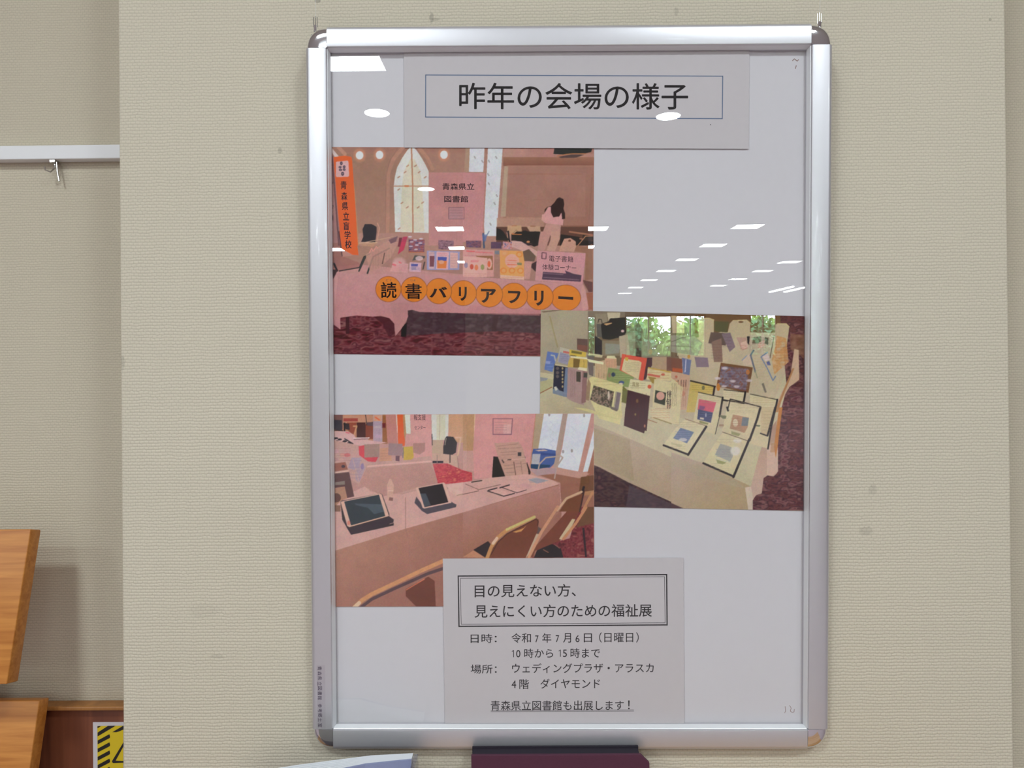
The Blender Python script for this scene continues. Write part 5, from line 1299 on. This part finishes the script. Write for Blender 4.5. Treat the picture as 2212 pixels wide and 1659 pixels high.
c.line(Z11, [(440, 1640), (600, 1490), (760, 1390), (1100, 1230), (1560, 1010), (1900, 860)], 66, (204, 142, 98)); c.line(Z11, [(440, 1640), (560, 1530)], 60, (220, 182, 150)); c.line(Z11, [(560, 1620), (760, 1470), (1100, 1310), (1660, 1060), (1900, 980)], 50, (92, 70, 72)); c.poly(Z11, [(1300, 1310), (1660, 1110), (1760, 1180), (1780, 1600), (1480, 1600), (1300, 1420)], (110, 62, 48)); c.line(Z11, [(1310, 1320), (1600, 1150)], 14, (206, 110, 80))
c.script(Z9, 130, 640, 420, 860, 6, (160, 110, 110), False, .4, 9); c.script(Z9, 400, 820, 600, 1150, 6, (140, 110, 130), False, .35, 9); c.script(Z10, 30, 1200, 240, 1300, 3, (180, 130, 120), False, .5); c.script(Z10, 470, 1310, 760, 1380, 3, (180, 130, 120), False, .5); c.script(Z10, 700, 1260, 950, 1320, 3, (180, 130, 120), False, .5)
c.script(Z9, 800, 240, 920, 560, 6, (140, 110, 130), True, .5); c.script(Z10, 1060, 1140, 1300, 1200, 3, (110, 110, 130), False, .5); c.script(Z9, 900, 670, 1060, 840, 4, (150, 100, 90), False, .4); c.script(Z10, 680, 1120, 1000, 1190, 1, (170, 120, 110), False, .5)
c.desat(0.06); c.mottle(31); c.blur(0.9)
P3c = [(715.4, 895.8), (1282.8, 893.2), (1283.3, 1204), (1284, 1311)]
P3c = [(715.4, 895.8), (1282.8, 893.2), (1283.6, 1309), (718.2, 1310.5)]
p3 = photo_sheet('photo_print', c, P3c, DP - 0.0013, 0.0003, 'lower left photo print of two tablets on a long pink table cloth')
i3 = Ink(DP - 0.00136)
zt(i3, Z9, '報支援', 1430, 110, 1618, 205, dk2, 0, 0.0); zt(i3, Z9, 'センター', 1440, 290, 1616, 352, dk2, 0, 0.0)
i3.build('printed_lettering', p3)['kind'] = 'stuff'

# ================================================================== TITLE SHEET AND NOTICE SHEET
title = flat_quad('title_sheet', [(872.5, 96), (1619, 98), (1617.5, 321.5), (873.5, 318.5)], DP - 0.0017, 0.0003, M['sheet'],
                  'wide pale sheet with large title in a thin blue outlined box', 'poster')
t1 = Ink(DP - 0.00176)
t0 = Ink(DP - 0.00176); t0.box([(919.6, 162), (1561.2, 164.6), (1560.2, 256.3), (919.4, 252.8)], 2.0, M['blueink'])
t0.build('blue_outline', title); t1.text('昨年の会場の様子', 992.3, 179.0, 1486, 235.5, M['ink'], 0.002, 0.0, 0.55)
t1.build('printed_lettering', title)
t2 = Ink(DP - 0.00176); t2.line((1535, 268), (1535, 270.5), 1.6, M['ink']); t2.build('ink_speck', title)

notice = flat_quad('notice_sheet', [(956.5, 1206.8), (1476.3, 1204.6), (1478.5, 1574), (961.5, 1576)], DP - 0.0017, 0.0003, M['sheet'],
                   'notice sheet with double framed heading and date and place lines below', 'poster')
n1 = Ink(DP - 0.00176); K = M['ink']
ZN = (950, 1190, 4.022)


def zp(x, y): return (ZN[0] + x / ZN[2], ZN[1] + y / ZN[2])


n0 = Ink(DP - 0.00176); n0.box([zp(160, 219), zp(1971, 206), zp(1975, 643), zp(167, 656)], 2.7, K)
n0.box([zp(180, 238), zp(1953, 225), zp(1957, 625), zp(186, 638)], 1.0, K)
n0.build('double_outline', notice)
zt(n1, ZN, '目の見えない方、', 304, 294, 1182, 404, K, -0.008, 0.0, 0.22)
zt(n1, ZN, '見えにくい方のための福祉展', 303, 470, 1842, 580, K, -0.006, 0.0, 0.22)
n1.build('heading_lettering', notice); n1 = Ink(DP - 0.00176)
for s, x0, y0, x1, y1 in (('日時：', 268, 722, 494, 800), ('令和', 622, 716, 792, 798), ('7', 829, 735, 858, 795), ('年', 890, 715, 968, 798),
                          ('7', 1008, 733, 1037, 793), ('月', 1072, 715, 1140, 797), ('6', 1180, 733, 1213, 793), ('日', 1252, 718, 1322, 794),
                          ('（', 1385, 708, 1407, 796), ('日曜日', 1430, 712, 1680, 794), ('）', 1706, 708, 1728, 796),
                          ('0', 664, 862, 700, 925), ('時から', 734, 850, 984, 930), ('5', 1070, 858, 1104, 922), ('時まで', 1136, 846, 1392, 930),
                          ('場所：', 268, 988, 494, 1066), ('ウェディングプラザ・アラスカ', 628, 978, 1858, 1062),
                          ('4', 624, 1126, 663, 1192), ('階', 692, 1116, 774, 1200), ('ダイヤモンド', 874, 1112, 1392, 1196),
                          ('青森県立図書館も出展します', 443, 1302, 1598, 1387), ('！', 1636, 1300, 1650, 1376)):
    zt(n1, ZN, s, x0, y0, x1, y1, K, -0.003, 0.0, 0.12)
for x, y in ((641, 862), (1048, 858)):
    n1.line(zp(x, y), zp(x, y + 62), 1.5, K); n1.line(zp(x - 15, y + 13), zp(x + 1, y + 2), 1.3, K)
for y in (1387, 1397):
    n1.line(zp(443, y), zp(1687, y - 5), 0.8, K)
n1.build('printed_lettering', notice)

# ================================================================== NAME LABEL on the left bar
lq = [fl(x, y, -0.00008) for x, y in ((683.5, 1437), (702, 1437), (703.5, 1572), (686.5, 1572))]
b = MB(); b.add([(x, -0.00008, z) for x, z in lq[::-1]], [(0, 1, 2, 3)], clear('label_film_clear', (0.96, 0.95, 0.96), 1.3, 0.4))
lab = b.build('name_label', frame, label='small clear name label with tiny vertical lettering on the left bar')
l1 = Ink(-0.0002)
for ch, y in zip('青森県立図書館参考郷土室', (1443.6, 1454.7, 1464.8, 1476.9, 1486.7, 1497.6, 1507.6, 1524.6, 1534.8, 1544.9, 1555, 1566.6)):
    xx = 690.3 + (y - 1443) * .008
    l1.quadtext(ch, (xx + 4.6, y - 4.2), (xx + 4.6, y + 4.2), (xx - 4.4, y - 4.2), inkc((84, 74, 88)))
l1.build('label_lettering', lab)

# ================================================================== PICTURE RAIL in the left bay
yr = BAY_Y - 0.016
zt_ = at_y(150, 313, yr)[2]; zb_ = at_y(150, 343, yr)[2]
b = MB(); b.box((X0, yr, zb_), (PXL - 0.0005, BAY_Y, zt_), M['rail'])
rail = b.build('trim_1', kind='structure', bevel=0.0012, seg=2)
hk = at_y(118, 346, yr + .006); hx, hz = hk[0], zb_
b = MB()
b.box((hx - .005, yr + .002, hz - .004), (hx + .003, yr + .012, hz + .0005), M['steel'])
b.tube([(hx, yr + .006, hz - .003), (hx + .001, yr + .005, hz - .012), (hx - .001, yr - .002, hz - .020), (hx - .006, yr - .006, hz - .018), (hx - .006, yr - .007, hz - .013)], 0.0011, M['steel'], 8)
b.tube([(hx + .003, yr + .006, hz - .003), (hx + .005, yr + .005, hz - .018), (hx + .008, yr + .004, hz - .032)], 0.0014, M['steel'], 8)
b.build('rail_hook', None, smooth=True, label='small steel hook hanging under the white picture rail', category='hook')

# ================================================================== wooden wainscot of the left bay
def px_z(px, py, y): return at_y(px, py, y)[2]


yc = BAY_Y - 0.022
cz = px_z(180, 1512, BAY_Y); cz2 = px_z(180, 1536, yc)
b = MB(); b.box((X0, yc, cz2), (PXL - 0.0005, BAY_Y, cz), M['lightedge']); b.build('trim_2', None, kind='structure', bevel=0.002, seg=2)
b = MB(); b.box((X0, BAY_Y - 0.006, 0.0), (PXL - 0.0005, BAY_Y, cz2), M['darkwood']); b.build('trim_3', None, kind='structure')

# warning sign on the cabinet
ys = BAY_Y - 0.006
ZS = (170, 1540, 13.945)


def sp(x, y, dy=0.0006):
    q = at_y(ZS[0] + x / ZS[2], ZS[1] + y / ZS[2], ys - dy); return (q[0], ys - dy, q[2])


sx0, sz1 = sp(430, 280)[0], sp(430, 280)[2]
sxr = PXL - 0.006
wsg = (sx0, sxr)
W2 = 0.105; H2 = 0.148
# the sign runs on behind the pillar's edge line; its right part is hidden from the camera
sx1 = min(sx0 + W2, PXL - 0.005)
b = MB(); b.box((sx0, ys - 0.0008, sz1 - H2), (sx1, ys - 0.0001, sz1), M['sheet'])
sign = b.build('warning_sign', None, label='white edged warning sign with yellow and black hazard stripes on the brown wainscot', category='sign')
ye = mat('sign_yellow', (226, 196, 30), 0.5); bkm = mat('sign_black', (30, 26, 24), 0.5)


def sgn(polys, name, mm, dy):
    b = MB()
    for P in polys:
        q = [sp(x, y, dy) for x, y in P]
        area = sum(q[i][0] * q[(i + 1) % len(q)][2] - q[(i + 1) % len(q)][0] * q[i][2] for i in range(len(q)))
        if area < 0: q = q[::-1]
        b.add(q, [tuple(range(len(q)))], mm)
    return b.build(name, sign)


RX = 1345
sgn([[(560, 395), (RX, 385), (RX, 2150), (572, 2150)]], 'yellow_panel', ye, 0.0010)
bl = [[(565, 400), (680, 396), (565, 462)], [(880, 392), (1110, 388), (570, 706), (570, 592)], [(1310, 405), (1345, 390), (1345, 500), (1210, 560), (1130, 580), (1010, 580)]]
for k in range(7):
    y = 830 + k * 246
    bl.append([(572, y), (925, y - 190), (945, y - 105), (925, y - 70), (572, y + 115)])
bl += [[(1345, 890), (1345, 1010), (1110, 1440), (1345, 1450), (1345, 1500), (1040, 1512), (1000, 1480), (1010, 1440)]]
sgn(bl, 'black_stripes', bkm, 0.0013)

# ================================================================== SLOPING BOOK DISPLAY at the left edge
def pyz(px, py, y): q = at_y(px, py, y); return np.array([q[0], y, q[2]])


def sloped(ytop, ybot, pt, pb, name, label, thick, zt_px, zb_px):
    """board leaning back: top right corner pixel pt at depth ytop, bottom right corner pixel pb at depth ybot"""
    T = pyz(*pt, ytop); B = pyz(*pb, ybot)
    T2 = T.copy(); T2[0] -= 0.55; B2 = B.copy(); B2[0] -= 0.55
    return T, B, T2, B2


disp = rooted('book_display', (-1.05, -0.05, 0.0), label='honey coloured wooden display rack with sloping shelves at the left edge', category='display rack')


def board(T, B, th, nm, mface, medge):
    T, B = np.array(T), np.array(B)
    B = B.copy(); B[0] = T[0]
    d = (B - T) / np.linalg.norm(B - T); nrm = np.array([0, -d[2], d[1]]); nrm = nrm if nrm[1] > 0 else -nrm  # towards the wall
    L = np.array([-0.55, 0, 0])
    f = [B + L, B, T, T + L]; k = [p + nrm * th for p in f]
    b = MB(); b.hexa(f, k, mface)
    o = part(b, nm, disp, bevel=0.0018, seg=3, smooth=True)
    return o, f, k


# upper board: right edge x where face meets side
T = pyz(66, 1143, 0.085)
# choose the bottom depth so that the same x projects to pixel x = 14 at y = 1478
best = None
for yb in np.linspace(-0.12, 0.09, 421):
    q = pyz(14, 1478, yb)
    if best is None or abs(q[0] - T[0]) < best[0]:
        best = (abs(q[0] - T[0]), yb, q)
Bq = best[2]
up = board(T, Bq, 0.022, 'shelf_board', M['lightwood'], M['lightedge'])
T2 = pyz(85, 1513, 0.125)
dvec = Bq - T
B2 = T2 + dvec
lo = board(T2, B2, 0.022, 'shelf_board', M['lightwood'], M['lightedge'])
lo[0]['label'] = 'lower sloping board, mostly out of view'
zf = min(B2[2], T2[2]) - 0.02
b = MB(); b.box((T[0] - 0.42, 0.150, 0.0), (T[0] - 0.39, 0.165, T[2] - 0.02), M['darkwood']); part(b, 'upright', disp)
b = MB(); b.box((T[0] - 0.55, -0.18, 0.0), (T[0] - 0.02, 0.05, 0.04), M['darkwood']); part(b, 'foot_board', disp)

# ================================================================== TABLE, LEAFLETS AND MAROON BOOK below the frame
tz = OZ - 0.63
tbl = rooted('side_table', (0.0, -0.2, 0.0), label='narrow wooden side table under the poster frame, below the picture edge', category='table')
b = MB(); b.box((-0.52, -0.36, tz - 0.025), (0.5, -0.01, tz), M['table']); part(b, 'table_top', tbl, bevel=0.002)
for x in (-0.49, 0.45):
    for y in (-0.34, -0.05):
        b = MB(); b.box((x, y, 0), (x + .03, y + .03, tz - .025), M['darkwood']); part(b, 'leg', tbl)

# maroon book, standing, its top edge just inside the picture
yb1, yb0 = -0.012, -0.034
za = px_z(1200, 1631, yb0)
xl = at_y(1018, 1640, yb0)[0]; xr = at_y(1403, 1645, yb0)[0]; xr2 = at_y(1386, 1629, yb1)[0]
bk_ = rooted('maroon_book', ((xl + xr) / 2, -0.02, tz), label='dark maroon cloth folder standing upright right below the poster frame', category='folder')
b = MB()
h0, h1 = tz, za
ch = 0.010
pf = [(xl, yb0, h0), (xr, yb0, h0), (xr, yb0, h1 - ch), (xr - ch, yb0, h1), (xl, yb0, h1)]
pb_ = [(p[0], yb0 + 0.004, p[2]) for p in pf]
b.add(pf + pb_, [(0, 1, 2, 3, 4), (9, 8, 7, 6, 5), (0, 5, 6, 1), (1, 6, 7, 2), (2, 7, 8, 3), (3, 8, 9, 4), (4, 9, 5, 0)], M['maroon'])
o = part(b, 'front_cover', bk_, bevel=0.0006)
b = MB(); b.box((xl + .001, yb0 + .004, h0), (xr - ch - .001, yb1 - .003, h1 - 0.0015), M['maroondk']); part(b, 'inner_block', bk_)
b = MB(); b.box((xl, yb1 - .003, h0), (xr - ch, yb1, h1), M['maroondk']); part(b, 'back_cover', bk_)

# fanned leaflets in a clear holder, leaning
def leaf_pts(k, yk):
    """outer top line of leaflet k as seen: from far left bottom to the right corner"""
    return None


hol = rooted('leaflet_holder', (-0.24, -0.2, tz), label='clear plastic holder of pale blue leaflets below the bottom left of the frame', category='leaflet holder')
# leaflets lie in a stack turned to the left and rising to the right, like an open fan
n = 7
for k in range(n):
    yk = -0.040 - 0.0030 * k
    pr = at_y(892 - 0.6 * k, 1629.5 + 2.0 * k, yk)          # right top corner
    pm = at_y(800 - 2 * k, 1634.5 + 2.9 * k, yk - 0.012)
    pl = at_y(640 + 12 * k, 1655.0 + 2.2 * k, yk - 0.030)  # left top end
    pe = at_y(560 + 12 * k, 1668.0 + 2.2 * k, yk - 0.036)
    top = [pe, pl, pm, pr]
    b = MB(); vs = []
    for p in top:
        vs += [(p[0], p[1], tz + .003), (p[0], p[1], p[2]), (p[0], p[1] + .0022, p[2] + 0.0003), (p[0], p[1] + .0022, tz + .003)]
    fs = []
    for i in range(3):
        a, c_ = i * 4, i * 4 + 4
        for j in range(4):
            jn = (j + 1) % 4
            fs.append((a + j, c_ + j, c_ + jn, a + jn)[::-1])
    fs += [(0, 1, 2, 3)[::-1], (12, 13, 14, 15)]
    mm = M['sheetstack'] if k < n - 1 else M['bluecover']
    b.add(vs, fs, mm)
    root = hol
    o = part(b, 'leaflet', root)
    if k == n - 1: o['label'] = 'front leaflet with blue cover'
# clear side wall of the holder
q0 = at_y(893.5, 1629, -0.035)
b = MB(); xr_ = q0[0] + 0.0008
b.box((xr_, -0.085, tz), (xr_ + 0.0045, -0.034, q0[2] - 0.0005), M['holder']); part(b, 'side_wall', hol)
b = MB(); b.box((-0.40, -0.034, tz), (xr_ + 0.0045, -0.032, px_z(760, 1662, -0.035)), M['holder']); part(b, 'back_wall', hol)
b = MB(); b.box((-0.40, -0.105, tz), (xr_ + 0.0045, -0.032, tz + 0.003), M['holder']); part(b, 'base', hol)

# ================================================================== unseen bookcase added behind the camera for a reddish reflection on the frame
b = MB()
sh = rooted('bookcase', (3.2, -3.0, 0), label='low reddish bookcase added behind the viewer for a reddish reflection on the frame', category='bookcase')
b.box((2.3, -3.2, 0), (2.33, -2.85, 0.9), M['darkwood']); part(b, 'side_panel', sh)
b = MB(); b.box((4.4, -3.2, 0), (4.43, -2.85, 0.9), M['darkwood']); part(b, 'side_panel', sh)
for z in (0.05, 0.45, 0.88):
    b = MB(); b.box((2.33, -3.2, z), (4.4, -2.85, z + .025), M['darkwood']); part(b, 'shelf', sh)
